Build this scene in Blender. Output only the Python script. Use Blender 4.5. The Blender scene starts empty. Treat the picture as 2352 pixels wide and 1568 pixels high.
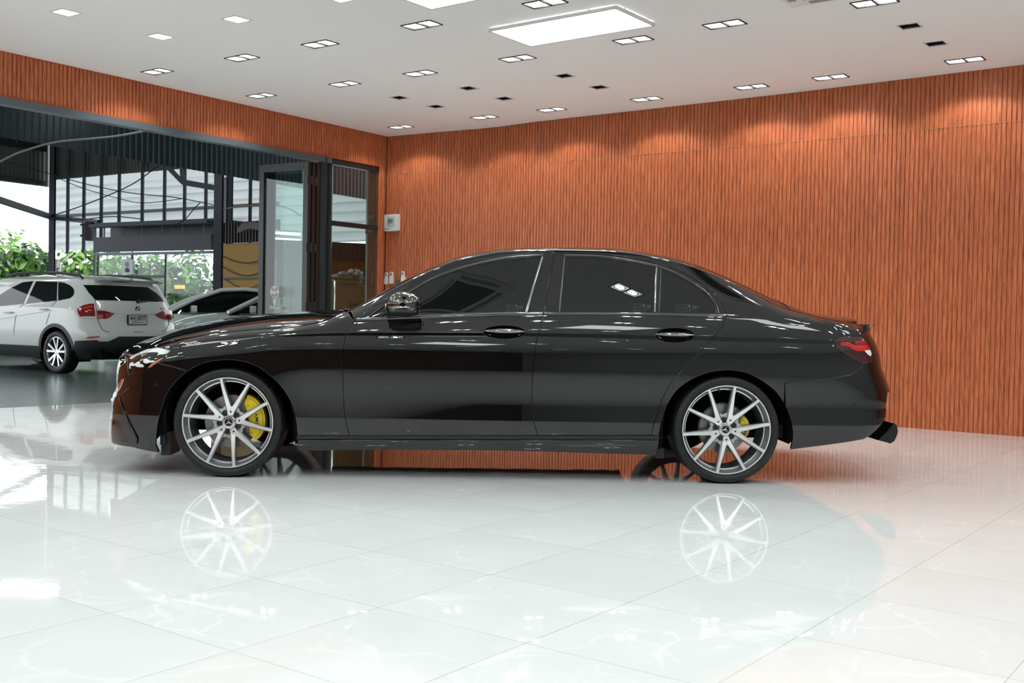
import bpy, bmesh, math, random
import numpy as np
from mathutils import Vector, Matrix
from mathutils.geometry import delaunay_2d_cdt
random.seed(7)
PI = math.pi
SC = bpy.context.scene
COL = SC.collection

# ------------------------------------------------------------------ camera
F, PITCH, ROLL, HC, CX, CY = 2475.0, 0.0233, 0.0182, 0.975, 1176.0, 784.0
_f = np.array([0, math.cos(PITCH), -math.sin(PITCH)])
_u0 = np.array([0, math.sin(PITCH), math.cos(PITCH)])
_r0 = np.array([1.0, 0, 0])
R_ = math.cos(ROLL) * _r0 + math.sin(ROLL) * _u0
U_ = -math.sin(ROLL) * _r0 + math.cos(ROLL) * _u0
CAMP = np.array([0, 0, HC])


def ray(px, py):
    return (px - CX) / F * R_ - (py - CY) / F * U_ + _f


def atz(px, py, z):
    d = ray(px, py)
    return CAMP + d * ((z - HC) / d[2])


def onplane(px, py, p0, n):
    d = ray(px, py)
    return CAMP + d * (np.dot(np.array(p0) - CAMP, n) / np.dot(d, n))


def atD(px, py, D):
    """point on the ray whose forward (world Y) distance is D"""
    d = ray(px, py)
    return CAMP + d * (D / d[1])


cam = bpy.data.cameras.new('camera')
camo = bpy.data.objects.new('camera', cam)
COL.objects.link(camo)
m = Matrix(((R_[0], U_[0], -_f[0], 0), (R_[1], U_[1], -_f[1], 0), (R_[2], U_[2], -_f[2], HC), (0, 0, 0, 1)))
camo.matrix_world = m
cam.sensor_width = 36.0
cam.lens = F / 2352 * 36.0
cam.dof.use_dof = True
cam.dof.focus_distance = 6.7
cam.dof.aperture_fstop = 6.3
cam.clip_end = 300
SC.camera = camo

# ------------------------------------------------------------------ materials
MATS = {}


def srgb(r, g, b):
    def c(v):
        v /= 255.0
        return v / 12.92 if v <= 0.04045 else ((v + 0.055) / 1.055) ** 2.4
    return (c(r), c(g), c(b))


def mat(name, col, rough=0.5, metal=0.0, spec=0.5, coat=0.0, coat_rough=0.02, emit=None, estr=0.0, ior=1.5, noise=0.0, nscale=40.0):
    if name in MATS:
        return MATS[name]
    mt = bpy.data.materials.new(name)
    mt.use_nodes = True
    nt = mt.node_tree
    b = nt.nodes['Principled BSDF']
    b.inputs['Base Color'].default_value = (*col, 1)
    b.inputs['Roughness'].default_value = rough
    b.inputs['Metallic'].default_value = metal
    b.inputs['Specular IOR Level'].default_value = spec
    b.inputs['IOR'].default_value = ior
    b.inputs['Coat Weight'].default_value = coat
    b.inputs['Coat Roughness'].default_value = coat_rough
    if emit:
        b.inputs['Emission Color'].default_value = (*emit, 1)
        b.inputs['Emission Strength'].default_value = estr
    if noise > 0:
        tc = nt.nodes.new('ShaderNodeTexCoord')
        n = nt.nodes.new('ShaderNodeTexNoise')
        n.inputs['Scale'].default_value = nscale
        n.inputs['Detail'].default_value = 5
        nt.links.new(tc.outputs['Object'], n.inputs['Vector'])
        mx = nt.nodes.new('ShaderNodeMix')
        mx.data_type = 'RGBA'
        mx.inputs['A'].default_value = (*[c * (1 - noise) for c in col], 1)
        mx.inputs['B'].default_value = (*[min(1, c * (1 + noise)) for c in col], 1)
        nt.links.new(n.outputs['Fac'], mx.inputs['Factor'])
        nt.links.new(mx.outputs['Result'], b.inputs['Base Color'])
    MATS[name] = mt
    return mt


def glass_mat(name, tint=(0.9, 0.95, 0.95), ior=1.5):
    """thin pane: fresnel mix of a mirror coat and tinted see-through"""
    if name in MATS:
        return MATS[name]
    mt = bpy.data.materials.new(name)
    mt.use_nodes = True
    nt = mt.node_tree
    nt.nodes.remove(nt.nodes['Principled BSDF'])
    out = nt.nodes['Material Output']
    fr = nt.nodes.new('ShaderNodeFresnel')
    ge = nt.nodes.new('ShaderNodeNewGeometry')
    io = nt.nodes.new('ShaderNodeMix')
    io.inputs['A'].default_value = ior
    io.inputs['B'].default_value = 1.0 / ior
    nt.links.new(ge.outputs['Backfacing'], io.inputs['Factor'])
    nt.links.new(io.outputs['Result'], fr.inputs['IOR'])
    t = nt.nodes.new('ShaderNodeBsdfTransparent')
    t.inputs['Color'].default_value = (*tint, 1)
    g = nt.nodes.new('ShaderNodeBsdfGlossy')
    g.inputs['Roughness'].default_value = 0.01
    mx = nt.nodes.new('ShaderNodeMixShader')
    nt.links.new(fr.outputs[0], mx.inputs[0])
    nt.links.new(t.outputs[0], mx.inputs[1])
    nt.links.new(g.outputs[0], mx.inputs[2])
    nt.links.new(mx.outputs[0], out.inputs['Surface'])
    MATS[name] = mt
    return mt


# ------------------------------------------------------------------ mesh builder
class MB:
    def __init__(self):
        self.v, self.f, self.mi, self.n = [], [], [], None
        self.uv = None

    def add(self, verts, faces, mi=0, M=None):
        o = len(self.v)
        if M is not None:
            verts = [tuple(M @ Vector(p)) for p in verts]
        self.v.extend([tuple(map(float, p)) for p in verts])
        self.f.extend([tuple(i + o for i in fc) for fc in faces])
        self.mi.extend([mi] * len(faces))
        return self

    def box(self, c, s, mi=0, M=None, rz=0.0):
        hx, hy, hz = s[0] / 2, s[1] / 2, s[2] / 2
        vs = []
        cr, sr = math.cos(rz), math.sin(rz)
        for dx, dy, dz in ((-1, -1, -1), (1, -1, -1), (1, 1, -1), (-1, 1, -1), (-1, -1, 1), (1, -1, 1), (1, 1, 1), (-1, 1, 1)):
            x, y = dx * hx, dy * hy
            vs.append((c[0] + x * cr - y * sr, c[1] + x * sr + y * cr, c[2] + dz * hz))
        return self.add(vs, [(3, 2, 1, 0), (4, 5, 6, 7), (0, 1, 5, 4), (1, 2, 6, 5), (2, 3, 7, 6), (3, 0, 4, 7)], mi, M)

    def bar(self, a, b, w, h=None, mi=0, up=(0, 0, 1)):
        """rectangular bar from a to b; w across, h along up"""
        h = h or w
        a, b = Vector(a), Vector(b)
        d = (b - a).normalized()
        up = Vector(up)
        s = d.cross(up)
        if s.length < 1e-4:
            s = d.cross(Vector((1, 0, 0)))
        s.normalize()
        t = s.cross(d).normalized()
        vs = []
        for p in (a, b):
            for i, j in ((-1, -1), (1, -1), (1, 1), (-1, 1)):
                vs.append(p + s * (i * w / 2) + t * (j * h / 2))
        return self.add(vs, [(0, 1, 2, 3), (7, 6, 5, 4), (0, 4, 5, 1), (1, 5, 6, 2), (2, 6, 7, 3), (3, 7, 4, 0)], mi)

    def tube(self, pts, r, n=8, mi=0, cap=True, closed=False):
        pts = [Vector(p) for p in pts]
        rs = r if isinstance(r, (list, tuple)) else [r] * len(pts)
        rings = []
        N = len(pts)
        prev = None
        for i, p in enumerate(pts):
            if closed:
                d = pts[(i + 1) % N] - pts[i - 1]
            else:
                d = pts[min(i + 1, N - 1)] - pts[max(i - 1, 0)]
            d.normalize()
            if prev is None:
                s = d.cross(Vector((0, 0, 1)))
                if s.length < 1e-3:
                    s = d.cross(Vector((1, 0, 0)))
            else:
                s = prev - d * prev.dot(d)
                if s.length < 1e-6:
                    s = d.cross(Vector((0, 0, 1)))
            s.normalize()
            prev = s
            t = d.cross(s)
            rings.append([p + s * (rs[i] * math.cos(2 * PI * k / n)) + t * (rs[i] * math.sin(2 * PI * k / n)) for k in range(n)])
        vs = [q for rg in rings for q in rg]
        fs = []
        M_ = N if closed else N - 1
        for i in range(M_):
            j = (i + 1) % N
            for k in range(n):
                k2 = (k + 1) % n
                fs.append((i * n + k, i * n + k2, j * n + k2, j * n + k))
        if cap and not closed:
            fs.append(tuple(range(n - 1, -1, -1)))
            fs.append(tuple((N - 1) * n + k for k in range(n)))
        return self.add(vs, fs, mi)

    def lathe(self, prof, n=48, axis='z', mi=0, M=None, close=False):
        """prof: list of (r, h). revolve about axis"""
        vs = []
        for r, h in prof:
            for k in range(n):
                a = 2 * PI * k / n
                c, s = r * math.cos(a), r * math.sin(a)
                vs.append((c, s, h) if axis == 'z' else ((c, h, s) if axis == 'y' else (h, c, s)))
        fs = []
        L = len(prof)
        for i in range(L if close else L - 1):
            j = (i + 1) % L
            for k in range(n):
                k2 = (k + 1) % n
                fs.append((i * n + k, i * n + k2, j * n + k2, j * n + k))
        return self.add(vs, fs, mi, M)

    def prism(self, poly, a, b, axis='y', mi=0, M=None):
        """extrude a 2d polygon between a and b along axis"""
        def P(u, v, w):
            return (u, w, v) if axis == 'y' else ((u, v, w) if axis == 'z' else (w, u, v))
        n = len(poly)
        vs = [P(u, v, a) for u, v in poly] + [P(u, v, b) for u, v in poly]
        fs = [tuple(range(n)), tuple(range(2 * n - 1, n - 1, -1))]
        for i in range(n):
            j = (i + 1) % n
            fs.append((i, i + n, j + n, j))
        return self.add(vs, fs, mi, M)

    def grid(self, P, nu, nv, mi=0, flip=False):
        """P(i,j)->point"""
        vs = [P(i, j) for i in range(nu) for j in range(nv)]
        fs = []
        for i in range(nu - 1):
            for j in range(nv - 1):
                q = (i * nv + j, i * nv + j + 1, (i + 1) * nv + j + 1, (i + 1) * nv + j)
                fs.append(q[::-1] if flip else q)
        return self.add(vs, fs, mi)

    def sphere(self, c, r, n=12, m_=8, mi=0, M=None):
        rr = r if isinstance(r, (tuple, list)) else (r, r, r)
        vs, fs = [], []
        for i in range(m_ + 1):
            t = PI * i / m_
            for k in range(n):
                a = 2 * PI * k / n
                vs.append((c[0] + rr[0] * math.sin(t) * math.cos(a), c[1] + rr[1] * math.sin(t) * math.sin(a), c[2] + rr[2] * math.cos(t)))
        for i in range(m_):
            for k in range(n):
                k2 = (k + 1) % n
                fs.append((i * n + k, (i + 1) * n + k, (i + 1) * n + k2, i * n + k2))
        return self.add(vs, fs, mi, M)


def obj(name, mb, mats, parent=None, smooth=False, angle=35, fix=True):
    me = bpy.data.meshes.new(name)
    me.from_pydata(mb.v, [], mb.f)
    if not isinstance(mats, (list, tuple)):
        mats = [mats]
    for mm in mats:
        me.materials.append(mm)
    if len(mats) > 1:
        me.polygons.foreach_set('material_index', mb.mi)
    if mb.uv is not None:
        uvl = me.uv_layers.new(name='uv')
        for li, l in enumerate(me.loops):
            uvl.data[li].uv = mb.uv[l.vertex_index]
    if fix:
        bm = bmesh.new()
        bm.from_mesh(me)
        bmesh.ops.recalc_face_normals(bm, faces=bm.faces)
        bm.to_mesh(me)
        bm.free()
    if smooth:
        me.shade_smooth()
        if angle:
            try:
                me.set_sharp_from_angle(angle=math.radians(angle))
            except Exception:
                pass
    me.update()
    if mb.n is not None:
        me.shade_smooth()
        me.normals_split_custom_set_from_vertices(mb.n)
    o = bpy.data.objects.new(name, me)
    COL.objects.link(o)
    if parent is not None:
        o.parent = parent
    return o


def tag(o, label, cat, group=None):
    o['label'] = label
    o['category'] = cat
    if group:
        o['group'] = group
    return o


def thing(name, label, cat, loc=(0, 0, 0), rz=0.0, group=None):
    o = bpy.data.objects.new(name, None)
    o.empty_display_size = 0.1
    COL.objects.link(o)
    o.location = loc
    o.rotation_euler = (0, 0, rz)
    return tag(o, label, cat, group)


def struct(o):
    o['kind'] = 'structure'
    return o


def stuff(o, label=None, cat=None):
    o['kind'] = 'stuff'
    if label:
        tag(o, label, cat)
    return o


def pchip(xs, ys):
    xs = np.array(xs, float)
    ys = np.array(ys, float)
    h = np.diff(xs)
    d = np.diff(ys) / h
    n = len(xs)
    mm = np.zeros(n)
    for i in range(1, n - 1):
        if d[i - 1] * d[i] > 0:
            w1, w2 = 2 * h[i] + h[i - 1], h[i] + 2 * h[i - 1]
            mm[i] = (w1 + w2) / (w1 / d[i - 1] + w2 / d[i])
    mm[0], mm[-1] = d[0], d[-1]

    def f(x):
        if x <= xs[0]:
            return float(ys[0])
        if x >= xs[-1]:
            return float(ys[-1])
        i = int(np.searchsorted(xs, x) - 1)
        i = max(0, min(n - 2, i))
        t = (x - xs[i]) / h[i]
        t2, t3 = t * t, t * t * t
        return float((2 * t3 - 3 * t2 + 1) * ys[i] + (t3 - 2 * t2 + t) * h[i] * mm[i] + (-2 * t3 + 3 * t2) * ys[i + 1] + (t3 - t2) * h[i] * mm[i + 1])
    return f


def inpoly(x, y, poly):
    c = False
    n = len(poly)
    j = n - 1
    for i in range(n):
        xi, yi = poly[i]
        xj, yj = poly[j]
        if (yi > y) != (yj > y) and x < (xj - xi) * (y - yi) / (yj - yi) + xi:
            c = not c
        j = i
    return c


def resample(poly, step, closed=True):
    out = []
    n = len(poly)
    for i in range(n if closed else n - 1):
        a, b = poly[i], poly[(i + 1) % n]
        L = math.hypot(b[0] - a[0], b[1] - a[1])
        k = max(1, int(math.ceil(L / step)))
        for q in range(k):
            t = q / k
            out.append((a[0] + (b[0] - a[0]) * t, a[1] + (b[1] - a[1]) * t))
    if not closed:
        out.append(poly[-1])
    return out


def smooth_line(pts, step=6.0):
    """Catmull-Rom through points"""
    if len(pts) < 3:
        return pts
    out = []
    for i in range(len(pts) - 1):
        p0 = pts[max(0, i - 1)]
        p1, p2 = pts[i], pts[i + 1]
        p3 = pts[min(len(pts) - 1, i + 2)]
        L = math.hypot(p2[0] - p1[0], p2[1] - p1[1])
        k = max(1, int(L / step))
        for q in range(k):
            t = q / k
            out.append(tuple(0.5 * (2 * p1[c] + (p2[c] - p0[c]) * t + (2 * p0[c] - 5 * p1[c] + 4 * p2[c] - p3[c]) * t * t + (-p0[c] + 3 * p1[c] - 3 * p2[c] + p3[c]) * t ** 3) for c in range(2)))
    out.append(pts[-1])
    return out


def area2(p):
    return sum(p[i][0] * p[(i + 1) % len(p)][1] - p[(i + 1) % len(p)][0] * p[i][1] for i in range(len(p))) / 2


def inset(poly, d):
    """move a polygon boundary inward by d (mitre-limited)"""
    n = len(poly)
    s = 1 if area2(poly) > 0 else -1
    out = []
    for i in range(n):
        a, b, c = poly[i - 1], poly[i], poly[(i + 1) % n]
        e1 = (b[0] - a[0], b[1] - a[1])
        e2 = (c[0] - b[0], c[1] - b[1])
        l1 = math.hypot(*e1) or 1e-9
        l2 = math.hypot(*e2) or 1e-9
        n1 = (-e1[1] / l1 * s, e1[0] / l1 * s)
        n2 = (-e2[1] / l2 * s, e2[0] / l2 * s)
        mx, my = n1[0] + n2[0], n1[1] + n2[1]
        q = mx * mx + my * my
        k = 2 / q if q > 0.5 else 2 / 0.5
        out.append((b[0] + mx * k * d, b[1] + my * k * d))
    return out


def cdt_fill(outer, holes=(), step=0.03, extra=()):
    """triangulate polygon with interior grid points -> verts2d, tris"""
    pts = list(outer)
    edges = [(i, (i + 1) % len(outer)) for i in range(len(outer))]
    for hpoly in holes:
        o = len(pts)
        pts += list(hpoly)
        edges += [(o + i, o + (i + 1) % len(hpoly)) for i in range(len(hpoly))]
    allb = np.array(pts)
    x0, y0 = allb.min(0)
    x1, y1 = allb.max(0)
    ip = []
    nx, ny = int((x1 - x0) / step) + 1, int((y1 - y0) / step) + 1
    for i in range(nx + 1):
        for j in range(ny + 1):
            x = x0 + (i + (0.5 if j % 2 else 0)) * step
            y = y0 + j * step * 0.9
            if not inpoly(x, y, outer):
                continue
            if any(inpoly(x, y, hp) for hp in holes):
                continue
            if np.min((allb[:, 0] - x) ** 2 + (allb[:, 1] - y) ** 2) < (0.45 * step) ** 2:
                continue
            ip.append((x, y))
    if extra:
        ex = np.array(extra)
        ip = [p for p in ip if np.min((ex[:, 0] - p[0]) ** 2 + (ex[:, 1] - p[1]) ** 2) > .010 ** 2] + list(extra)
    vv = [Vector(p) for p in pts + ip]
    r = delaunay_2d_cdt(vv, edges, [], 0, 1e-6)
    V = [(p[0], p[1]) for p in r[0]]
    T = []
    for fc in r[2]:
        cx = sum(V[i][0] for i in fc) / len(fc)
        cy = sum(V[i][1] for i in fc) / len(fc)
        if inpoly(cx, cy, outer) and not any(inpoly(cx, cy, hp) for hp in holes):
            T.append(tuple(fc))
    return V, T


def text_mesh(s, size=1.0, bold=0.0):
    """2d outline of a string: verts, faces, centred on its bounding box"""
    cu = bpy.data.curves.new('t', 'FONT')
    cu.body = s
    cu.size = size
    cu.offset = bold
    cu.resolution_u = 4
    o = bpy.data.objects.new('t', cu)
    COL.objects.link(o)
    bpy.context.view_layer.update()
    dg = bpy.context.evaluated_depsgraph_get()
    me = o.evaluated_get(dg).to_mesh()
    V = [(v.co.x, v.co.y) for v in me.vertices]
    Fc = [tuple(p.vertices) for p in me.polygons]
    o.evaluated_get(dg).to_mesh_clear()
    bpy.data.objects.remove(o)
    bpy.data.curves.remove(cu)
    if not V:
        return [], []
    a = np.array(V)
    c = (a.min(0) + a.max(0)) / 2
    return [(x - c[0], y - c[1]) for x, y in V], Fc


def sweep_text(mb, s, size, place, mi=0, bold=0.0, depth=None):
    V, Fc = text_mesh(s, size, bold)
    mb.add([place(x, y) for x, y in V], Fc, mi)


# ------------------------------------------------------------------ render look
SC.view_settings.view_transform = 'Standard'
SC.view_settings.look = 'None'
SC.view_settings.gamma = 1.0
SC.view_settings.use_curve_mapping = False
cy = SC.cycles
cy.use_denoising = True
try:
    cy.denoiser = 'OPENIMAGEDENOISE'
    cy.denoising_input_passes = 'RGB_ALBEDO_NORMAL'
except Exception:
    pass
cy.max_bounces = 10
cy.diffuse_bounces = 4
cy.glossy_bounces = 6
cy.transparent_max_bounces = 12
cy.caustics_reflective = False
cy.caustics_refractive = False
cy.sample_clamp_indirect = 8.0
cy.use_light_tree = True
# ------------------------------------------------------------------ showroom shell
TH = 0.640
D1 = np.array([math.sin(TH), math.cos(TH), 0.0])      # tile direction going away to the right
D2 = np.array([math.cos(TH), -math.sin(TH), 0.0])     # tile direction going right, towards the viewer
H = 3.26
C0 = np.array([-1.6566, 13.955, 0.0])                  # far corner of the showroom
AL = math.radians(34.63)
LD = np.array([-math.sin(AL), -math.cos(AL), 0.0])     # along the left wall, away from the corner
LO = np.array([-math.cos(AL), math.sin(AL), 0.0])      # out of the room through the left wall


def CD(a, b, z=0.0):
    p = C0 + D2 * a + D1 * b
    return np.array([p[0], p[1], z])


def LW(s, o=0.0, z=0.0):
    p = C0 + LD * s + LO * o
    return np.array([p[0], p[1], z])


def wood_material():
    mt = bpy.data.materials.new('wood_slat')
    mt.use_nodes = True
    nt = mt.node_tree
    b = nt.nodes['Principled BSDF']
    N = nt.nodes.new
    uv = N('ShaderNodeUVMap')
    uv.uv_map = 'uv'
    sep = N('ShaderNodeSeparateXYZ')
    nt.links.new(uv.outputs[0], sep.inputs[0])
    fl = N('ShaderNodeMath'); fl.operation = 'FLOOR'
    nt.links.new(sep.outputs[0], fl.inputs[0])
    wn = N('ShaderNodeTexWhiteNoise'); wn.noise_dimensions = '1D'
    nt.links.new(fl.outputs[0], wn.inputs['W'])
    # grain: stretched noise, shifted per slat
    comb = N('ShaderNodeCombineXYZ')
    mu = N('ShaderNodeMath'); mu.operation = 'MULTIPLY'; mu.inputs[1].default_value = 1.7
    nt.links.new(sep.outputs[0], mu.inputs[0])
    ad = N('ShaderNodeMath'); ad.operation = 'MULTIPLY_ADD'; ad.inputs[1].default_value = 37.0
    nt.links.new(wn.outputs['Value'], ad.inputs[0])
    mz = N('ShaderNodeMath'); mz.operation = 'MULTIPLY'; mz.inputs[1].default_value = 2.2
    nt.links.new(sep.outputs[1], mz.inputs[0])
    nt.links.new(mz.outputs[0], ad.inputs[2])
    nt.links.new(mu.outputs[0], comb.inputs[0])
    nt.links.new(ad.outputs[0], comb.inputs[1])
    n1 = N('ShaderNodeTexNoise'); n1.inputs['Scale'].default_value = 2.6; n1.inputs['Detail'].default_value = 6; n1.inputs['Distortion'].default_value = 0.6
    nt.links.new(comb.outputs[0], n1.inputs['Vector'])
    cr = N('ShaderNodeValToRGB')
    e = cr.color_ramp.elements
    e[0].position, e[0].color = 0.28, (*srgb(150, 76, 44), 1)
    e[1].position, e[1].color = 0.72, (*srgb(214, 130, 84), 1)
    k = e.new(0.5); k.color = (*srgb(192, 105, 64), 1)
    nt.links.new(n1.outputs['Fac'], cr.inputs[0])
    mx = N('ShaderNodeMix'); mx.data_type = 'RGBA'; mx.blend_type = 'MULTIPLY'
    mx.inputs['Factor'].default_value = 0.35
    mr = N('ShaderNodeMapRange'); mr.inputs['To Min'].default_value = 0.75; mr.inputs['To Max'].default_value = 1.1
    nt.links.new(wn.outputs['Value'], mr.inputs['Value'])
    nt.links.new(cr.outputs[0], mx.inputs['A'])
    nt.links.new(mr.outputs[0], mx.inputs['B'])
    nt.links.new(mx.outputs['Result'], b.inputs['Base Color'])
    b.inputs['Roughness'].default_value = 0.36
    b.inputs['Specular IOR Level'].default_value = 0.5
    return mt


def floor_material():
    mt = bpy.data.materials.new('marble_tile')
    mt.use_nodes = True
    nt = mt.node_tree
    b = nt.nodes['Principled BSDF']
    N = nt.nodes.new
    L = nt.links.new

    def math_(op, a, bb=None, c=None):
        n = N('ShaderNodeMath'); n.operation = op
        for i, q in enumerate((a, bb, c)):
            if q is None:
                continue
            if isinstance(q, (int, float)):
                n.inputs[i].default_value = q
            else:
                L(q, n.inputs[i])
        return n.outputs[0]
    tc = N('ShaderNodeTexCoord')
    S = 0.6056
    ox, oy = 0.0586 * HC, 3.2798 * HC
    out = []
    sep = N('ShaderNodeSeparateXYZ')
    L(tc.outputs['Object'], sep.inputs[0])
    for dv in (D2, D1):
        u = math_('MULTIPLY', sep.outputs[0], float(dv[0]))
        u = math_('MULTIPLY_ADD', sep.outputs[1], float(dv[1]), u)
        u = math_('SUBTRACT', u, float(ox * dv[0] + oy * dv[1]))
        out.append(math_('DIVIDE', u, S))
    dist = []
    ids = []
    for u in out:
        fr = math_('FRACT', u)
        dd = math_('MINIMUM', fr, math_('SUBTRACT', 1.0, fr))
        dist.append(math_('MULTIPLY', dd, S))
        ids.append(math_('FLOOR', u))
    dmin = math_('MINIMUM', dist[0], dist[1])
    cid = N('ShaderNodeCombineXYZ')
    L(ids[0], cid.inputs[0]); L(ids[1], cid.inputs[1])
    wn = N('ShaderNodeTexWhiteNoise'); wn.noise_dimensions = '3D'
    L(cid.outputs[0], wn.inputs['Vector'])
    # wear: joints fade in and out
    nw = N('ShaderNodeTexNoise'); nw.inputs['Scale'].default_value = 2.3; nw.inputs['Detail'].default_value = 3
    L(tc.outputs['Object'], nw.inputs['Vector'])
    hw = math_('MULTIPLY_ADD', nw.outputs['Fac'], 0.0034, -0.0002)
    g = N('ShaderNodeMapRange'); g.interpolation_type = 'SMOOTHSTEP'
    L(dmin, g.inputs['Value'])
    g.inputs['From Min'].default_value = 0.0003
    L(hw, g.inputs['From Max'])
    g.inputs['To Min'].default_value = 1.0; g.inputs['To Max'].default_value = 0.0
    # veins, different on each tile
    vm = N('ShaderNodeVectorMath'); vm.operation = 'MULTIPLY_ADD'
    L(wn.outputs['Color'], vm.inputs[0])
    vm.inputs[1].default_value = (31, 17, 9)
    L(tc.outputs['Object'], vm.inputs[2])
    wv = N('ShaderNodeTexNoise'); wv.inputs['Scale'].default_value = 2.1; wv.inputs['Detail'].default_value = 4
    L(vm.outputs[0], wv.inputs['Vector'])
    wsc = N('ShaderNodeVectorMath'); wsc.operation = 'MULTIPLY_ADD'
    L(wv.outputs['Color'], wsc.inputs[0]); wsc.inputs[1].default_value = (0.9, 0.9, 0.0)
    L(vm.outputs[0], wsc.inputs[2])
    ve = []
    for sc, wdt in ((1.5, 0.018), (2.7, 0.010)):
        vo = N('ShaderNodeTexVoronoi'); vo.feature = 'DISTANCE_TO_EDGE'; vo.inputs['Scale'].default_value = sc
        L(wsc.outputs[0], vo.inputs['Vector'])
        mr = N('ShaderNodeMapRange'); mr.interpolation_type = 'SMOOTHSTEP'
        L(vo.outputs['Distance'], mr.inputs['Value'])
        mr.inputs['From Min'].default_value = 0.0; mr.inputs['From Max'].default_value = wdt
        mr.inputs['To Min'].default_value = 1.0; mr.inputs['To Max'].default_value = 0.0
        ve.append(mr.outputs[0])
    nb = N('ShaderNodeTexNoise'); nb.inputs['Scale'].default_value = 1.6; nb.inputs['Detail'].default_value = 5
    L(vm.outputs[0], nb.inputs['Vector'])
    vein = math_('MULTIPLY', math_('MAXIMUM', ve[0], math_('MULTIPLY', ve[1], 0.6)), math_('SMOOTH_MAX', math_('MULTIPLY_ADD', nb.outputs['Fac'], 3.0, -1.1), 0.0, 0.1))
    cb = N('ShaderNodeValToRGB')
    cb.color_ramp.elements[0].position, cb.color_ramp.elements[0].color = 0.3, (0.71, 0.735, 0.73, 1)
    cb.color_ramp.elements[1].position, cb.color_ramp.elements[1].color = 0.7, (0.765, 0.785, 0.78, 1)
    L(nb.outputs['Fac'], cb.inputs[0])
    m1 = N('ShaderNodeMix'); m1.data_type = 'RGBA'
    L(vein, m1.inputs['Factor']); L(cb.outputs[0], m1.inputs['A']); m1.inputs['B'].default_value = (0.85, 0.86, 0.86, 1)
    m2 = N('ShaderNodeMix'); m2.data_type = 'RGBA'
    L(g.outputs[0], m2.inputs['Factor']); L(m1.outputs['Result'], m2.inputs['A']); m2.inputs['B'].default_value = (0.30, 0.28, 0.24, 1)
    L(m2.outputs['Result'], b.inputs['Base Color'])
    b.inputs['Roughness'].default_value = 0.03
    b.inputs['IOR'].default_value = 1.5
    # very slight waviness of the polish
    nn = N('ShaderNodeTexNoise'); nn.inputs['Scale'].default_value = 5.0; nn.inputs['Detail'].default_value = 2
    L(vm.outputs[0], nn.inputs['Vector'])
    bp = N('ShaderNodeBump'); bp.inputs['Strength'].default_value = 0.05; bp.inputs['Distance'].default_value = 0.01
    L(nn.outputs['Fac'], bp.inputs['Height'])
    L(bp.outputs[0], b.inputs['Normal'])
    return mt


M_WOOD = wood_material()
M_FLOOR = floor_material()
M_CEIL = mat('ceiling_paint', (0.925, 0.95, 0.94), 0.8)
M_DARKMETAL = mat('dark_frame_metal', srgb(38, 44, 48), 0.35, 0.0, 0.5)
M_BLACK = mat('black_plastic', (0.01, 0.01, 0.011), 0.45)
M_WHITEP = mat('white_plastic', srgb(232, 236, 232), 0.4)
M_CONC = mat('polished_concrete', srgb(104, 116, 116), 0.2, noise=0.35, nscale=0.7)

# floor (tiles run a little way out through the opening)
fl = MB()
fpts = [LW(-0.4, -0.0), CD(-0.5, 0.5), CD(14.2, 0.5), CD(14.2, -14.6), CD(-1.0, -14.6)]
e0, e1 = atz(0, 937, 0), atz(250, 924, 0)
ed = (e1 - e0) / np.linalg.norm(e1 - e0)
fpts = [e0 + ed * 6.2, CD(0.3, 0.5), CD(14.2, 0.5), CD(14.2, -14.6), e0 - ed * 9.0]
fl.add([(p[0], p[1], 0.0) for p in fpts], [tuple(range(5))])
struct(obj('floor', fl, M_FLOOR))

# slatted wood cladding -------------------------------------------------
PITCH_S = 0.042


def slat_wall(mb, path, inward, zs, period=PITCH_S, s_off=0.0, uv=None, u0=0):
    """path: list of xy points, cladding runs along it. zs: list of (z0, z1) boards"""
    P = [np.array(p[:2], float) for p in path]
    seg = [np.linalg.norm(P[i + 1] - P[i]) for i in range(len(P) - 1)]
    tot = sum(seg)

    def at(s):
        for i, l in enumerate(seg):
            if s <= l or i == len(seg) - 1:
                return P[i] + (P[i + 1] - P[i]) * (s / l)
            s -= l
    prof = [(0.0, 0.0), (0.007, 0.0), (0.0085, 0.007), (0.0125, 0.010), (0.0365, 0.010), (0.0405, 0.007)]
    cols = []
    n = int(tot / period)
    for i in range(n):
        for a, d in prof:
            cols.append((i * period + a, d, i + a / period))
    cols.append((n * period, 0.0, n))
    inn = np.array(inward[:2])
    for (za, zb) in zs:
        vs, fs = [], []
        for s, d, u in cols:
            p = at(min(s, tot)) + inn * d
            for z in (za, zb):
                vs.append((p[0], p[1], z))
                uv.append((u + u0 + (za * 50), z))
        for i in range(len(cols) - 1):
            fs.append((2 * i, 2 * i + 2, 2 * i + 3, 2 * i + 1))
        mb.add(vs, fs)
    mb.uv = uv


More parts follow.
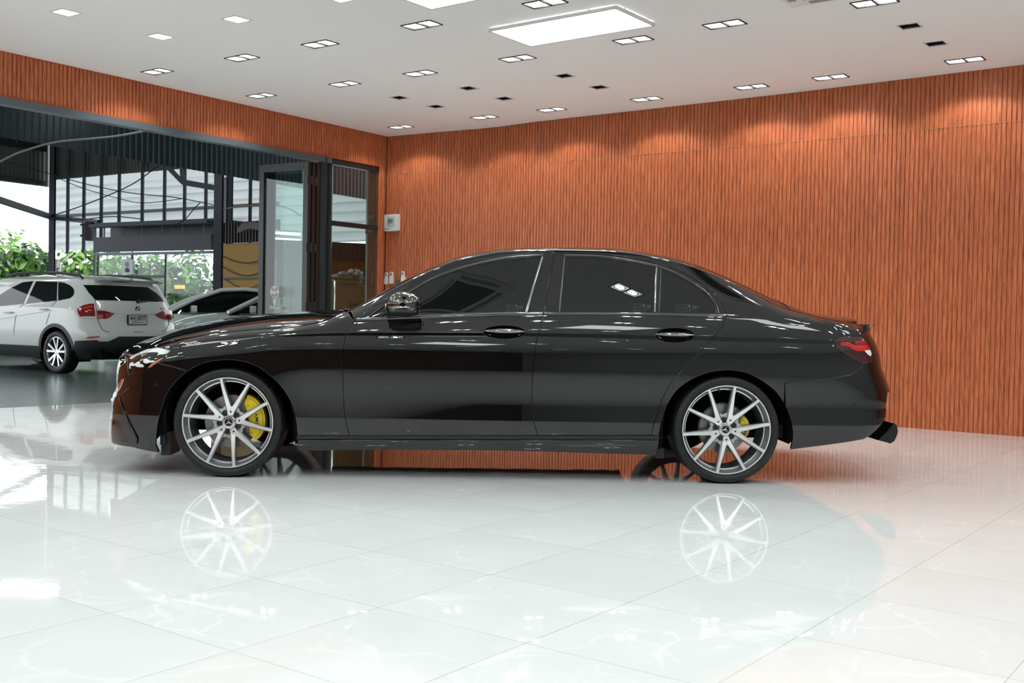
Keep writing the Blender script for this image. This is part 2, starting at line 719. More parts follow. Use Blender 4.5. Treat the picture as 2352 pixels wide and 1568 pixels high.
SEAM = 2.772
pb = [(0, 0.0), (0.76, 0.07), (1.38, 0.15), (1.71, 0.165), (2.2, 0.125), (2.8, 0.12), (3.8, 0.14), (5.4, 0.14), (6.64, 0.10), (7.56, 0.07), (14.2, 0.0)]
w = MB(); uvs = []
slat_wall(w, [CD(*p) for p in pb], -D1, [(0.0, SEAM - 0.0015), (SEAM + 0.0015, H)], uv=uvs)
wb = struct(obj('wall_back', w, M_WOOD, fix=False))
bk = MB()
for i in range(len(pb) - 1):
    a, b_ = CD(*pb[i]), CD(*pb[i + 1])
    bk.add([(*(a + D1 * 0.004)[:2], 0), (*(b_ + D1 * 0.004)[:2], 0), (*(b_ + D1 * 0.004)[:2], H + .2), (*(a + D1 * 0.004)[:2], H + .2),
            (*(a + D1 * 0.2)[:2], 0), (*(b_ + D1 * 0.2)[:2], 0), (*(b_ + D1 * 0.2)[:2], H + .2), (*(a + D1 * 0.2)[:2], H + .2)],
           [(0, 1, 2, 3), (7, 6, 5, 4), (0, 4, 5, 1), (3, 2, 6, 7), (0, 3, 7, 4), (1, 5, 6, 2)])
struct(obj('wall_back_core', bk, mat('board_backing', srgb(110, 60, 35), 0.8)))
sm = MB()
for i in range(len(pb) - 1):
    a, b_ = CD(*pb[i], SEAM), CD(*pb[i + 1], SEAM)
    sm.bar(a - D1 * 0.006, b_ - D1 * 0.006, 0.0128, 0.0028)
struct(obj('trim_1', sm, mat('seam_glint', srgb(176, 150, 112), 0.6)))  # pale strip paints the light caught by the board edges at the seam

# left wall: wood header over the wide opening
ZH = 2.865
S_WIN, S_END = 0.155, 6.4      # opening runs from the window frame to far left
w = MB(); uvs = []
slat_wall(w, [LW(S_END + .0), LW(0.0)], -LO, [(ZH, H)], uv=uvs, u0=900)
slat_wall(w, [LW(15.0), LW(S_END)], -LO, [(0.0, H)], uv=uvs, u0=3000)
slat_wall(w, [LW(S_WIN), LW(0.0)], -LO, [(0.0, ZH)], uv=uvs, u0=2400)
struct(obj('wall_left', w, M_WOOD, fix=False))
bk = MB()
bk.bar(LW(S_END, 0.09, (ZH + H + .2) / 2), LW(-0.1, 0.09, (ZH + H + .2) / 2), 0.17, H + .2 - ZH - 0.01)
bk.bar(LW(S_WIN, 0.09, ZH / 2), LW(-0.1, 0.09, ZH / 2), 0.17, ZH)
bk.bar(LW(15.2, 0.09, H / 2), LW(S_END, 0.09, H / 2), 0.17, H)
struct(obj('wall_left_core', bk, mat('board_backing', srgb(110, 60, 35), 0.8)))
tr = MB()
tr.bar(LW(S_END, -0.008, ZH - 0.004), LW(S_WIN, -0.008, ZH - 0.004), 0.022, 0.014)
tr.bar(LW(12.9, -0.004, H - 0.004), LW(0.0, -0.004, H - 0.004), 0.02, 0.007)
struct(obj('trim_2', tr, mat('wood_trim', srgb(176, 84, 42), 0.4)))
bm_ = MB()
bm_.bar(LW(S_END, 0.03, ZH - 0.045), LW(1.02, 0.03, ZH - 0.045), 0.11, 0.064)
struct(obj('trim_3', bm_, mat('header_steel', srgb(88, 100, 106), 0.3, 0.0)))

# unseen sides of the showroom (they show in the reflections)
w = MB()
a, b_ = CD(-0.6, -14.45), CD(14.2, -14.45)
w.bar((*a[:2], H / 2), (*b_[:2], H / 2), 0.1, H)
struct(obj('wall_front', w, mat('wood_panel_darkened', srgb(84, 46, 32), 0.4)))  # plain wood, its colour darkened to stand in for the wall being unlit
w = MB()
a, b_ = CD(14.15, -14.5), CD(14.15, 0.3)
w.bar((*a[:2], H / 2), (*b_[:2], H / 2), 0.1, H)
struct(obj('wall_right', w, mat('plaster_grey', (0.50, 0.53, 0.525), 0.8)))

# ------------------------------------------------------------------ ceiling with cut-outs for the downlights
M_LAMP = mat('lamp_led', (1, 1, 1), 0.5, emit=(0.95, 1.0, 0.995), estr=30.0)
M_REFL = mat('reflector_white', (0.9, 0.92, 0.93), 0.15)
M_PANEL = mat('panel_diffuser', (1, 1, 1), 0.5, emit=(0.96, 1.0, 0.99), estr=7.5)
M_ALU = mat('white_aluminium', (0.78, 0.79, 0.79), 0.4)
HOLES = []


def ceil_rect(a, b, la, lb):
    return [CD(a - la / 2, b - lb / 2), CD(a + la / 2, b - lb / 2), CD(a + la / 2, b + lb / 2), CD(a - la / 2, b + lb / 2)]


SPOT_W = 10.0


def spot(a, b, parent, power=None, ang=126, tilt=(0, 0)):
    ld = bpy.data.lights.new('lamp_beam', 'SPOT')
    ld.energy = power or SPOT_W
    ld.spot_size = math.radians(ang)
    ld.spot_blend = 0.22
    ld.shadow_soft_size = 0.035
    ld.color = (0.95, 0.995, 0.995)
    o = bpy.data.objects.new('lamp_beam', ld)
    COL.objects.link(o)
    p = CD(a, b, H - 0.004)
    o.parent = parent
    o.matrix_parent_inverse = parent.matrix_world.inverted()
    o.location = Vector(p) - parent.location
    o.rotation_euler = (tilt[0], tilt[1], 0)
    return o


def downlight(a, b, n, label, lit=True, group=None, lamps=None):
    la, lb = (0.30, 0.155) if n == 2 else (0.155, 0.155)
    rect = ceil_rect(a, b, la, lb)
    HOLES.append([(p[0], p[1]) for p in rect])
    cen = CD(a, b, H)
    t = thing('recessed_downlight', label, 'ceiling light', tuple(cen), 0, group)
    off = -Vector(cen)

    def P(da, db, dz=0.0):
        q = CD(a + da, b + db, H + dz)
        return Vector(q) + off
    fr = MB()
    for (x0, y0, x1, y1) in ((-la / 2, -lb / 2, la / 2, -lb / 2), (-la / 2, lb / 2, la / 2, lb / 2), (-la / 2, -lb / 2, -la / 2, lb / 2), (la / 2, -lb / 2, la / 2, lb / 2)):
        fr.bar(P(x0, y0, -0.001), P(x1, y1, -0.001), 0.013, 0.008)
    if n == 2:
        fr.bar(P(0, -lb / 2, 0.004), P(0, lb / 2, 0.004), 0.016, 0.012)
    obj('frame', fr, M_BLACK if (lit and n == 2) else M_ALU, t)
    hs = MB()
    c = [(-la / 2, -lb / 2), (la / 2, -lb / 2), (la / 2, lb / 2), (-la / 2, lb / 2)]
    vs = [P(x, y, 0) for x, y in c] + [P(x * .92, y * .92, 0.085) for x, y in c]
    hs.add(vs, [(0, 1, 5, 4), (1, 2, 6, 5), (2, 3, 7, 6), (3, 0, 4, 7), (4, 5, 6, 7)])
    obj('housing', hs, M_REFL if lit else M_BLACK, t, fix=False)
    for k in range(n):
        xa = 0 if n == 1 else (-0.073 if k == 0 else 0.073)
        lm = MB()
        # short reflector ring around the led disc
        R = 0.058
        ring, disc = [], []
        for q in range(20):
            an = 2 * PI * q / 20
            ring.append(P(xa + R * math.cos(an), R * math.sin(an), 0.028))
            disc.append(P(xa + R * .82 * math.cos(an), R * .82 * math.sin(an), 0.034))
        lm.add(ring + disc, [(q, (q + 1) % 20, 20 + (q + 1) % 20, 20 + q) for q in range(20)], 0)
        lm.add(disc, [tuple(range(20))], 1)
        obj('lamp', lm, [mat('lamp_ring', (0.6, 0.61, 0.62), 0.3), M_LAMP if lit else mat('lamp_off', (0.55, 0.56, 0.55), 0.25)], t, fix=False)
        if lit:
            sp = spot(a + xa, b, t, SPOT_W * (0.62 if b < -4.9 or a > 7.6 else 1.0))
            sp.location = P(xa, 0, -0.006)
            sp.matrix_parent_inverse = Matrix.Identity(4)
    return t


GD, GS, GK = 'twin downlights in the showroom ceiling', 'single lit downlights in the showroom ceiling', 'unlit square downlights in the showroom ceiling'
dl = [  # (d2, d1, label)
    (0.65, -0.45, 'twin downlight in the far corner, closest to where the two wood walls meet'),
    (1.93, -0.43, 'twin downlight along the back wall, second from the far corner'),
    (2.85, -0.40, 'twin downlight along the back wall, third from the far corner'),
    (4.02, -0.36, 'twin downlight along the back wall, above the car roof, fourth from the corner'),
    (5.18, -0.34, 'twin downlight along the back wall, fifth from the far corner'),
    (5.97, -0.34, 'twin downlight along the back wall, second from its right end'),
    (7.17, -0.37, 'twin downlight along the back wall, rightmost, below two unlit square ones'),
    (0.66, -2.63, 'twin downlight near the wood header, right-hand one of the two beside it'),
    (1.84, -2.57, 'twin downlight straight behind the one by the header, left of two unlit squares'),
    (2.80, -2.52, 'twin downlight with a glaring right lamp, left of centre in the second row'),
    (3.93, -2.50, 'twin downlight just below the left corner of the big lit panel'),
    (5.11, -2.50, 'twin downlight just below the right end of the big lit panel'),
    (5.94, -2.53, 'twin downlight to the right of the big lit panel'),
    (7.08, -2.48, 'twin downlight cut by the top edge of the photo, on the right'),
    (0.69, -3.93, 'twin downlight nearest the left wall, right above the wood header'),
    (1.84, -3.85, 'twin downlight second from the left wall in the third row'),
    (2.81, -3.81, 'twin downlight with the strongest glare, left of centre'),
    (3.94, -3.79, 'twin downlight left of the big lit panel, upper middle of the photo'),
    (5.10, -3.75, 'twin downlight at the top edge of the photo, above the big lit panel'),
]
for a, b, lb_ in dl:
    downlight(a, b, 2, lb_, True, GD)
for a, b, lb_ in ((1.86, -5.57, 'single lit square downlight in the top left corner of the photo'),
                  (1.86, -4.72, 'single lit square downlight, lower of the three single ones on the left'),
                  (2.83, -4.71, 'single lit square downlight, rightmost of the three single ones on the left'),
                  (3.93, -4.66, 'single lit square downlight barely in view at the top edge')):
    downlight(a, b, 1, lb_, True, GS)
for a, b, lb_ in ((1.85, -1.78, 'unlit square downlight, leftmost of the dark ones'),
                  (1.87, -1.21, 'unlit square downlight, smallest and farthest of the dark ones'),
                  (2.77, -1.76, 'unlit square downlight, upper one of the second dark pair'),
                  (2.77, -1.16, 'unlit square downlight, lower one of the second dark pair'),
                  (3.90, -1.71, 'unlit square downlight under the big lit panel, upper of its pair'),
                  (3.91, -1.11, 'unlit square downlight, lower of the pair under the big lit panel'),
                  (7.10, -1.72, 'unlit square downlight at the upper right, larger and higher of two'),
                  (7.12, -1.08, 'unlit square downlight at the upper right, lower of two')):
    downlight(a, b, 1, lb_, False, GK)
for a in (0.7, 1.85, 2.8, 3.93, 5.11, 5.95, 7.1, 8.3, 9.45, 10.6, 12.4):
    for b in (-5.0, -6.25, -7.5, -8.8, -10.1, -11.6, -13.2, -3.8, -2.5, -0.38):
        if (a < 7.6 and b > -4.2) or (a > 9 and a < 11 and b == -2.5) or (a < 4.2 and b == -5.0) or (4.2 < a < 5.9 and b in (-8.8, -5.0)) or (5.4 < a < 6.6 and b == -6.25):
            continue
        downlight(a, b, 2, 'twin downlight overhead, outside the picture, above or behind the viewpoint', True, 'twin downlights overhead outside the picture')


def led_panel(a, b, label, la=1.17, lb=0.56, lit=True, group=None):
    cen = CD(a, b, H)
    t = thing('led_panel', label, 'ceiling light', tuple(cen), 0, group)
    off = -Vector(cen)

    def P(da, db, dz):
        return Vector(CD(a + da, b + db, H + dz)) + off
    f = MB()
    for (x0, y0, x1, y1) in ((-la / 2, -lb / 2, la / 2, -lb / 2), (-la / 2, lb / 2, la / 2, lb / 2), (-la / 2, -lb / 2, -la / 2, lb / 2), (la / 2, -lb / 2, la / 2, lb / 2)):
        f.bar(P(x0, y0, -0.018), P(x1, y1, -0.018), 0.022, 0.022)
    obj('frame', f, M_ALU, t)
    d = MB()
    d.add([P(-la / 2, -lb / 2, -.024), P(la / 2, -lb / 2, -.024), P(la / 2, lb / 2, -.024), P(-la / 2, lb / 2, -.024),
           P(-la / 2, -lb / 2, -.010), P(la / 2, -lb / 2, -.010), P(la / 2, lb / 2, -.010), P(-la / 2, lb / 2, -.010)], [(0, 1, 2, 3), (4, 7, 6, 5)])
    obj('diffuser', d, M_PANEL if lit else M_WHITEP, t, fix=False)
    k = MB()
    for da, db in ((-la / 2, -lb * .3), (-la / 2, lb * .3), (la / 2, -lb * .3), (la / 2, lb * .3), (-la * .3, -lb / 2), (la * .3, -lb / 2), (-la * .3, lb / 2), (la * .3, lb / 2)):
        k.bar(P(da * 1.0, db * 1.0, -0.012), P(da * 1.012, db * 1.012, -0.0), 0.012, 0.012)
    for kk in range(1):
        obj('mounting_clip', k, M_ALU, t)
    return t


led_panel(4.925, -3.15, 'large lit rectangular LED panel hanging in the upper middle of the ceiling', group='rectangular LED panels')
led_panel(4.94, -4.43, 'lit LED panel cut by the top edge, only its corner in view', group='rectangular LED panels')
for b in (-8.6, -11.2):
    led_panel(4.94, b, 'lit LED panel overhead, outside the picture', group='LED panels overhead outside the picture')
for b in (-3.15, -5.7, -8.15, -10.85):
    led_panel(9.9, b, 'lit LED panel overhead, outside the picture', group='LED panels overhead outside the picture')


def cassette(a, b, label, s=0.85):
    cen = CD(a, b, H)
    t = thing('ceiling_air_conditioner', label, 'air conditioner', tuple(cen))
    off = -Vector(cen)

    def P(da, db, dz):
        return Vector(CD(a + da, b + db, H + dz)) + off
    p = MB()
    h = s / 2
    vs = [P(x * h, y * h, 0.0) for x, y in ((-1, -1), (1, -1), (1, 1), (-1, 1))] + [P(x * h * .97, y * h * .97, -0.03) for x, y in ((-1, -1), (1, -1), (1, 1), (-1, 1))]
    p.add(vs, [(0, 1, 5, 4), (1, 2, 6, 5), (2, 3, 7, 6), (3, 0, 4, 7), (4, 5, 6, 7)])
    obj('body_panel', p, M_WHITEP, t)
    g = MB()
    k = s * 0.31
    g.add([P(-k, -k, -.031), P(k, -k, -.031), P(k, k, -.031), P(-k, k, -.031)], [(0, 1, 2, 3)])
    for i in range(15):
        q = -k + 2 * k * i / 14
        g.bar(P(q, -k, -.033), P(q, k, -.033), 0.008, 0.006, 1)
        g.bar(P(-k, q, -.033), P(k, q, -.033), 0.008, 0.006, 1)
    obj('intake_grille', g, [M_BLACK, mat('grille_grey', srgb(90, 94, 94), 0.5)], t, fix=False)
    v = MB()
    for sx, sy in ((1, 0), (-1, 0), (0, 1), (0, -1)):
        if sx:
            v.bar(P(sx * s * .405, -s * .3, -.032), P(sx * s * .405, s * .3, -.032), 0.05, 0.006)
        else:
            v.bar(P(-s * .3, sy * s * .405, -.032), P(s * .3, sy * s * .405, -.032), 0.05, 0.006)
    obj('louvre', v, mat('louvre_grey', srgb(150, 154, 154), 0.5), t)
    return t


cassette(6.99, -3.17, 'white ceiling air conditioner, only its corner showing at the top edge of the photo', 0.84)
cassette(6.0, -6.1, 'white ceiling air conditioner mirrored as a dark grid in the front side window', 0.8)

cp = [CD(-0.1, 0.45), CD(14.3, 0.45), CD(14.3, -14.6), CD(-2.0, -14.6)]
cpoly = [(p[0], p[1]) for p in (LW(-0.2, 0.18), CD(0.3, 0.35), CD(14.3, 0.35), CD(14.3, -14.6), LW(15.3, 0.18))]
vv, tt = list(cpoly), None
pts = list(cpoly)
edges = [(i, (i + 1) % len(cpoly)) for i in range(len(cpoly))]
for hp in HOLES:
    o = len(pts)
    pts += hp
    edges += [(o + i, o + (i + 1) % 4) for i in range(4)]
r = delaunay_2d_cdt([Vector(p) for p in pts], edges, [], 0, 1e-5)
cm = MB()
T = []
for fc in r[2]:
    x = sum(r[0][i][0] for i in fc) / len(fc)
    y = sum(r[0][i][1] for i in fc) / len(fc)
    if inpoly(x, y, cpoly) and not any(inpoly(x, y, hp) for hp in HOLES if abs(hp[0][0] - x) < 0.5 and abs(hp[0][1] - y) < 0.5):
        T.append(tuple(fc))
cm.add([(p[0], p[1], H) for p in r[0]], T)
cm.add([(p[0], p[1], H + 0.2) for p in cpoly], [tuple(range(len(cpoly)))])
struct(obj('ceiling', cm, M_CEIL, fix=False))

# ------------------------------------------------------------------ wall fittings by the corner
WB_N = -LO  # helper


def on_back(px, py, off=0.0):
    """point on the back wall cladding (near the corner) under a pixel"""
    return onplane(px, py, CD(0.3, 0.03 - 0.014 - off), D1)


def wall_box(px0, py0, px1, py1, depth, base=0.0):
    a = on_back(px0, py1, base)
    b = on_back(px1, py0, base)
    return a, b


BASIS = Matrix(((D2[0], D1[0], 0, 0), (D2[1], D1[1], 0, 0), (0, 0, 1, 0), (0, 0, 0, 1)))


def bmat(p):
    mm = BASIS.copy()
    mm.translation = Vector(p)
    return mm


def wall_item(name, label, cat, px, py, group=None):
    p = on_back(px, py)
    t = thing(name, label, cat, tuple(p), 0, group)
    t.matrix_world = bmat(p)
    return t


def rounded(mb, w_, h_, d, r=0.012, mi=0, c=(0, 0), y0=0.0):
    pl = []
    for cx_, cz_, a0 in ((w_ / 2 - r, h_ / 2 - r, 0), (-w_ / 2 + r, h_ / 2 - r, 90), (-w_ / 2 + r, -h_ / 2 + r, 180), (w_ / 2 - r, -h_ / 2 + r, 270)):
        for k in range(5):
            a = math.radians(a0 + k * 22.5)
            pl.append((c[0] + cx_ + r * math.cos(a), c[1] + cz_ + r * math.sin(a)))
    mb.prism(pl, y0, y0 - d, 'y', mi)
    return mb


K = 5.5  # px per cm is 1.75 at this depth; sizes below are metres
bx = wall_item('breaker_box', 'white electrical breaker box with a tinted window, mounted on the wood wall beside the glazing', 'electrical box', 904.5, 512)
obj('case', rounded(MB(), 0.225, 0.215, 0.06, 0.02), M_WHITEP, bx)
obj('window', rounded(MB(), 0.12, 0.11, 0.008, 0.01, c=(0.008, 0.02), y0=-0.06), mat('tinted_cover', srgb(178, 190, 190), 0.15), bx)
m_ = MB()
for k in range(3):
    rounded(m_, 0.022, 0.055, 0.006, 0.003, c=(-0.02 + k * 0.028, 0.02), y0=-0.068)
obj('switches', m_, mat('switch_grey', srgb(120, 132, 130), 0.4), bx)
m_ = MB()
rounded(m_, 0.014, 0.018, 0.004, 0.003, c=(-0.09, -0.075), y0=-0.06)
rounded(m_, 0.03, 0.008, 0.004, 0.003, c=(-0.05, -0.08), y0=-0.06)
obj('marking', m_, mat('ink_dark', srgb(70, 74, 74), 0.5), bx)
for px, py, lb_ in ((890.5, 639, 'white remote control in a wall holder, leftmost of three'), (902, 637.5, 'white remote control in a wall holder, middle of three'), (928.5, 636, 'white remote control in a wall holder, rightmost, next to the windscreen pillar')):
    t = wall_item('remote_control', lb_, 'remote control', px, py, 'remote controls in holders on the wood wall')
    obj('body', rounded(MB(), 0.046, 0.15, 0.02, 0.015, y0=-0.012), M_WHITEP, t)
    obj('holder', rounded(MB(), 0.056, 0.085, 0.036, 0.012, c=(0.002, -0.035)), M_WHITEP, t)
    obj('screen', rounded(MB(), 0.026, 0.036, 0.002, 0.003, c=(0, 0.042), y0=-0.032), mat('lcd_grey', srgb(120, 140, 134), 0.3), t)
for px, py, lb_ in ((916, 650, 'grey wall switch plate, upper one, right beside the rightmost remote'), (900, 661, 'grey wall switch plate, lower one, below the remotes')):
    t = wall_item('switch_plate', lb_, 'wall switch', px, py, 'grey switch plates')
    obj('plate', rounded(MB(), 0.115, 0.085, 0.012, 0.006), mat('plate_grey', srgb(72, 82, 82), 0.4), t)
    obj('rocker', rounded(MB(), 0.05, 0.05, 0.006, 0.004, y0=-0.012), mat('plate_grey', srgb(72, 82, 82), 0.4), t)
# ------------------------------------------------------------------ the black sedan
YAW = math.radians(2.0)
UX = np.array([math.cos(YAW), math.sin(YAW), 0])
UY = np.array([-math.sin(YAW), math.cos(YAW), 0])
_a, _b = atz(524, 1095, 0), atz(1664, 1112, 0)
CO = (_a + _b) / 2 + UY * 0.905


def loc(px, py, yc):
    """image point -> car (x, z) on the car plane y = yc"""
    d = ray(px, py)
    t = np.dot(CO + UY * yc - CAMP, UY) / np.dot(d, UY)
    w_ = CAMP + d * t - CO
    return float(np.dot(w_, UX)), float(w_[2])


def xtab(pts, y):
    q = [loc(px, py, y if not callable(y) else y(px)) for px, py in pts]
    q.sort()
    return q


# body half-width: integrate a profile of surface tilt (degrees, + faces up)
_tilt = [(.10, -30), (.16, -25), (.20, -18), (.245, -9), (.265, -8), (.352, -6), (.362, 3.4), (.40, 3.0), (.45, 1.4), (.50, -2.2), (.55, -4.0), (.60, -3.0), (.65, -0.6),
         (.70, 3.0), (.77, 7.5), (.80, 10), (.852, 13), (.858, 2.5), (.871, 3.0), (.878, 11), (.93, 15), (.98, 20), (1.05, 24)]
_zz = np.arange(.10, 1.05, .0005)
_ph = np.interp(_zz, [t[0] for t in _tilt], [t[1] for t in _tilt])
_k = np.ones(9) / 9
_ph = np.convolve(np.pad(_ph, 4, mode='edge'), _k, mode='valid')
_yy = -np.cumsum(np.tan(np.radians(_ph))) * .0005
_yy += .926 - np.interp(.65, _zz, _yy)


# towards the front wheel the lower door is more evenly hollow
_w2 = np.interp(_zz, [.34, .375, .46, .52, .60], [0, 1, 1, .4, 0])
_ph2 = _ph - 3.2 * _w2
_yy2 = -np.cumsum(np.tan(np.radians(_ph2))) * .0005
_yy2 += .926 - np.interp(.65, _zz, _yy2)


# ahead of the front axle the shoulder crease has run out
_ph3 = np.where((_zz > .845) & (_zz < .885), np.interp(_zz, [.845, .885], [12.5, 11.5]), np.where((_zz > .375) & (_zz < .70), np.interp(_zz, [.375, .42, .60, .70], [3.4, 3.0, 1.8, 3.0]), _ph))
_yy3 = -np.cumsum(np.tan(np.radians(_ph3))) * .0005
_yy3 += .926 - np.interp(.65, _zz, _yy3)


def lowprof(z, x=1.0):
    k = min(1.0, max(0.0, (.02 - x) / .75))
    y = float(np.interp(z, _zz, _yy) * (1 - k) + np.interp(z, _zz, _yy2) * k)
    if x < -1.0:
        q = min(1.0, (-1.0 - x) / .35)
        y = y * (1 - q) + q * float(np.interp(z, _zz, _yy3))
    return y


def smst(a, b, v):
    t = min(1.0, max(0.0, (v - a) / (b - a)))
    return t * t * (3 - 2 * t)


f_zb = pchip([-2.4, -2.0, -1.7, -1.4, -1.2, -.95, -.80, -.74, -.3, .3, 1.0, 1.42, 1.8, 2.1, 2.4, 2.7],
             [.70, .755, .80, .842, .860, .888, .920, .934, .953, .980, .992, .993, .975, .95, .92, .90])
f_zc = pchip([-2.4, -2.0, -1.7, -1.4, -1.2, -.8, -.3, .3, 1.0, 1.5, 2.0, 2.7], [.58, .70, .768, .812, .840, .860, .870, .876, .872, .868, .862, .85])
_shut = [(300, 818), (330, 804), (351, 793), (383, 784.5), (451, 771.6), (489, 765), (547, 759.5), (591, 755.7), (636, 752.5), (700, 746), (718, 742.7), (746, 735.7), (767, 726), (786, 715)]
_rail = [(806, 713), (822, 708), (840, 701), (871, 684), (898, 669), (936, 648), (975, 629.5), (1013, 613), (1051, 598.5), (1098, 587), (1160, 579), (1240, 575.5), (1300, 575.5), (1367, 577), (1438, 582), (1509, 593), (1581, 610), (1652, 637), (1701, 658), (1746, 681), (1790, 701.6), (1812, 710.5), (1848, 720), (1880, 728), (1904, 733), (1936, 739), (1968, 744.6), (1985, 748)]
_yg = lambda px: float(np.interp(px, [300, 351, 450, 700, 786, 840, 975, 1100, 1300, 1500, 1650, 1812, 1904, 1985], [.62, .745, .79, .80, .745, .74, .675, .625, .605, .605, .63, .70, .72, .70]))
_top = []
for px, py in _shut + _rail:
    x, z = loc(px, py, -_yg(px))
    _top.append((x, z, _yg(px)))
_top.sort()
_tx, _tz, _ty = [], [], []
for x, z, y in _top:
    if _tx and x - _tx[-1] < 0.012:
        continue
    _tx.append(x); _tz.append(z); _ty.append(y)
f_zt, f_yt = pchip(_tx, _tz), pchip(_tx, _ty)
_gx = np.arange(-2.30, 2.50, .01)
_gw = np.exp(-(np.arange(-12, 13) * .01 / .045) ** 2 / 2); _gw /= _gw.sum()
_gz = np.convolve(np.pad([f_zt(x) for x in _gx], 12, mode='reflect', reflect_type='odd'), _gw, mode='valid')
_gy = np.convolve(np.pad([f_yt(x) for x in _gx], 12, mode='reflect', reflect_type='odd'), _gw, mode='valid')
f_zt, f_yt = pchip(_gx, _gz), pchip(_gx, _gy)
# nose and tail outlines in side view
_nose = [(300, 794), (278, 810), (271.6, 821), (266.5, 847), (265, 867), (266, 887.5), (258, 905), (255, 925), (253, 947), (250.7, 959), (248.7, 982), (248, 1005), (250, 1014), (262, 1022)]
_tail = [(1971, 741), (1978, 750), (1988.6, 760), (1995.7, 771), (2004.6, 785), (2011.8, 799), (2014.5, 820), (2017, 840), (2027.7, 863), (2039.7, 888), (2043.7, 903), (2042.4, 915), (2040, 930), (2041, 942), (2039, 960), (2030, 975), (2019, 987), (2001, 1003), (1985, 1010)]
_nz = sorted([loc(px, py, -.30)[::-1] for px, py in _nose])
_tzv = sorted([loc(px, py, -.35)[::-1] for px, py in _tail])
f_xn = lambda z: float(np.interp(z, [q[0] for q in _nz], [q[1] for q in _nz]))
f_xt = lambda z: float(np.interp(z, [q[0] for q in _tzv], [q[1] for q in _tzv]))
XF, XR = -1.72, 1.92


def plan(x, z):
    if x < XF:
        t = min(1.0, (XF - x) / max(.05, XF - f_xn(z)))
        return max(0.0, 1 - t ** 2.6) ** 0.40
    if x > XR:
        t = min(1.0, (x - XR) / max(.05, f_xt(z) - XR))
        return max(0.0, 1 - t ** 4.2) ** 0.42
    return 1.0


def Yh(x, z):
    zb, zc, zt = f_zb(x), f_zc(x), f_zt(x)
    yt = f_yt(x) / max(plan(x, zt), .55) if x > XR or x < XF else f_yt(x)

    def low(v):
        return lowprof(float(np.interp(v, [.10, .40, .62, zc, zb], [.10, .40, .62, .872, .98])), x)

    def upper(z0, y0, t0):
        L = max(.012, zt - z0)
        s = (z - z0) / L
        c = y0 - yt - L * t0
        return y0 - L * t0 * s - c * s * s if s <= 1 else yt - (L * t0 + 2 * c) * (s - 1)
    w = smst(-.98, -.74, x)
    y = 0.0
    if w > 0:
        t0 = math.tan(math.radians(float(np.interp(x, [-.6, 1.3, 1.9, 2.4], [29, 29, 18, 16]))))
        y += w * (low(z) if z <= zb else upper(zb, lowprof(.98, x), t0))
    if w < 1:
        z0 = zc + .004
        z0b = min(z0, zt - .012)
        y += (1 - w) * (low(min(z, zb)) if z <= z0b else upper(z0b, low(z0b), .21))
    return max(0.0, y * plan(x, z))


def S(px, py):
    y = .85
    for _ in range(14):
        x, z = loc(px, py, -y)
        y = .5 * y + .5 * max(Yh(x, z), .22)
    return x, z


def spts(pts, sm_=False):
    return [S(*p) if len(p) == 2 else loc(p[0], p[1], -p[2]) for p in pts]


def fine_rows(outer, holes):
    """extra mesh rows along the creases of the body side"""
    xs = [p[0] for p in outer]
    zs = [p[1] for p in outer]
    B = np.array(list(outer) + [p for h in holes for p in h])
    out = []
    x = min(xs)
    while x < max(xs):
        zc, zt = f_zc(x), f_zt(x)
        rows = [zc + d for d in (-.03, -.022, -.017, -.014, -.011, -.008, -.005, -.002, .002, .006, .010, .015, .022, .03)] + [.357 + d for d in (-.015, -.008, -.004, 0, .004, .008, .015)]
        if x < -.72:
            rows += [zc + (zt - zc) * k / 9 for k in range(1, 9)]
        for z in rows:
            if inpoly(x, z, outer) and not any(inpoly(x, z, h) for h in holes) and np.min((B[:, 0] - x) ** 2 + (B[:, 1] - z) ** 2) > .006 ** 2:
                out.append((x, z))
        x += .022
    return out


def nrm(x, z):
    e = .004
    dx = (Yh(x + e, z) - Yh(x - e, z)) / (2 * e)
    dz = (Yh(x, z + e) - Yh(x, z - e)) / (2 * e)
    n = Vector((-dx, -1.0, -dz))
    n.normalize()
    return n


M_PAINT = mat('black_paint', (0.0035, 0.0038, 0.004), 0.35, 0.0, 0.0, coat=1.0, coat_rough=0.0)
MATS['black_paint'].node_tree.nodes['Principled BSDF'].inputs['Coat IOR'].default_value = 1.65
M_GLOSSB = mat('gloss_black', (0.004, 0.004, 0.004), 0.03, 0.0, 0.5)
M_CGLASS = mat('tinted_glass', (0.004, 0.005, 0.005), 0.0, 0.0, 0.5, ior=1.55)
M_SHELL = mat('inner_shell', (0.002, 0.002, 0.002), 0.7, 0.0, 0.1)
M_RUB = mat('tyre_rubber', (0.012, 0.013, 0.013), 0.5, 0.0, 0.35, noise=0.3, nscale=60)
M_CHROME = mat('chrome', (0.75, 0.76, 0.76), 0.06, 1.0)
CAR = thing('sedan', 'large glossy black four-door sedan parked side-on on the white tiles', 'car', tuple(CO), YAW)


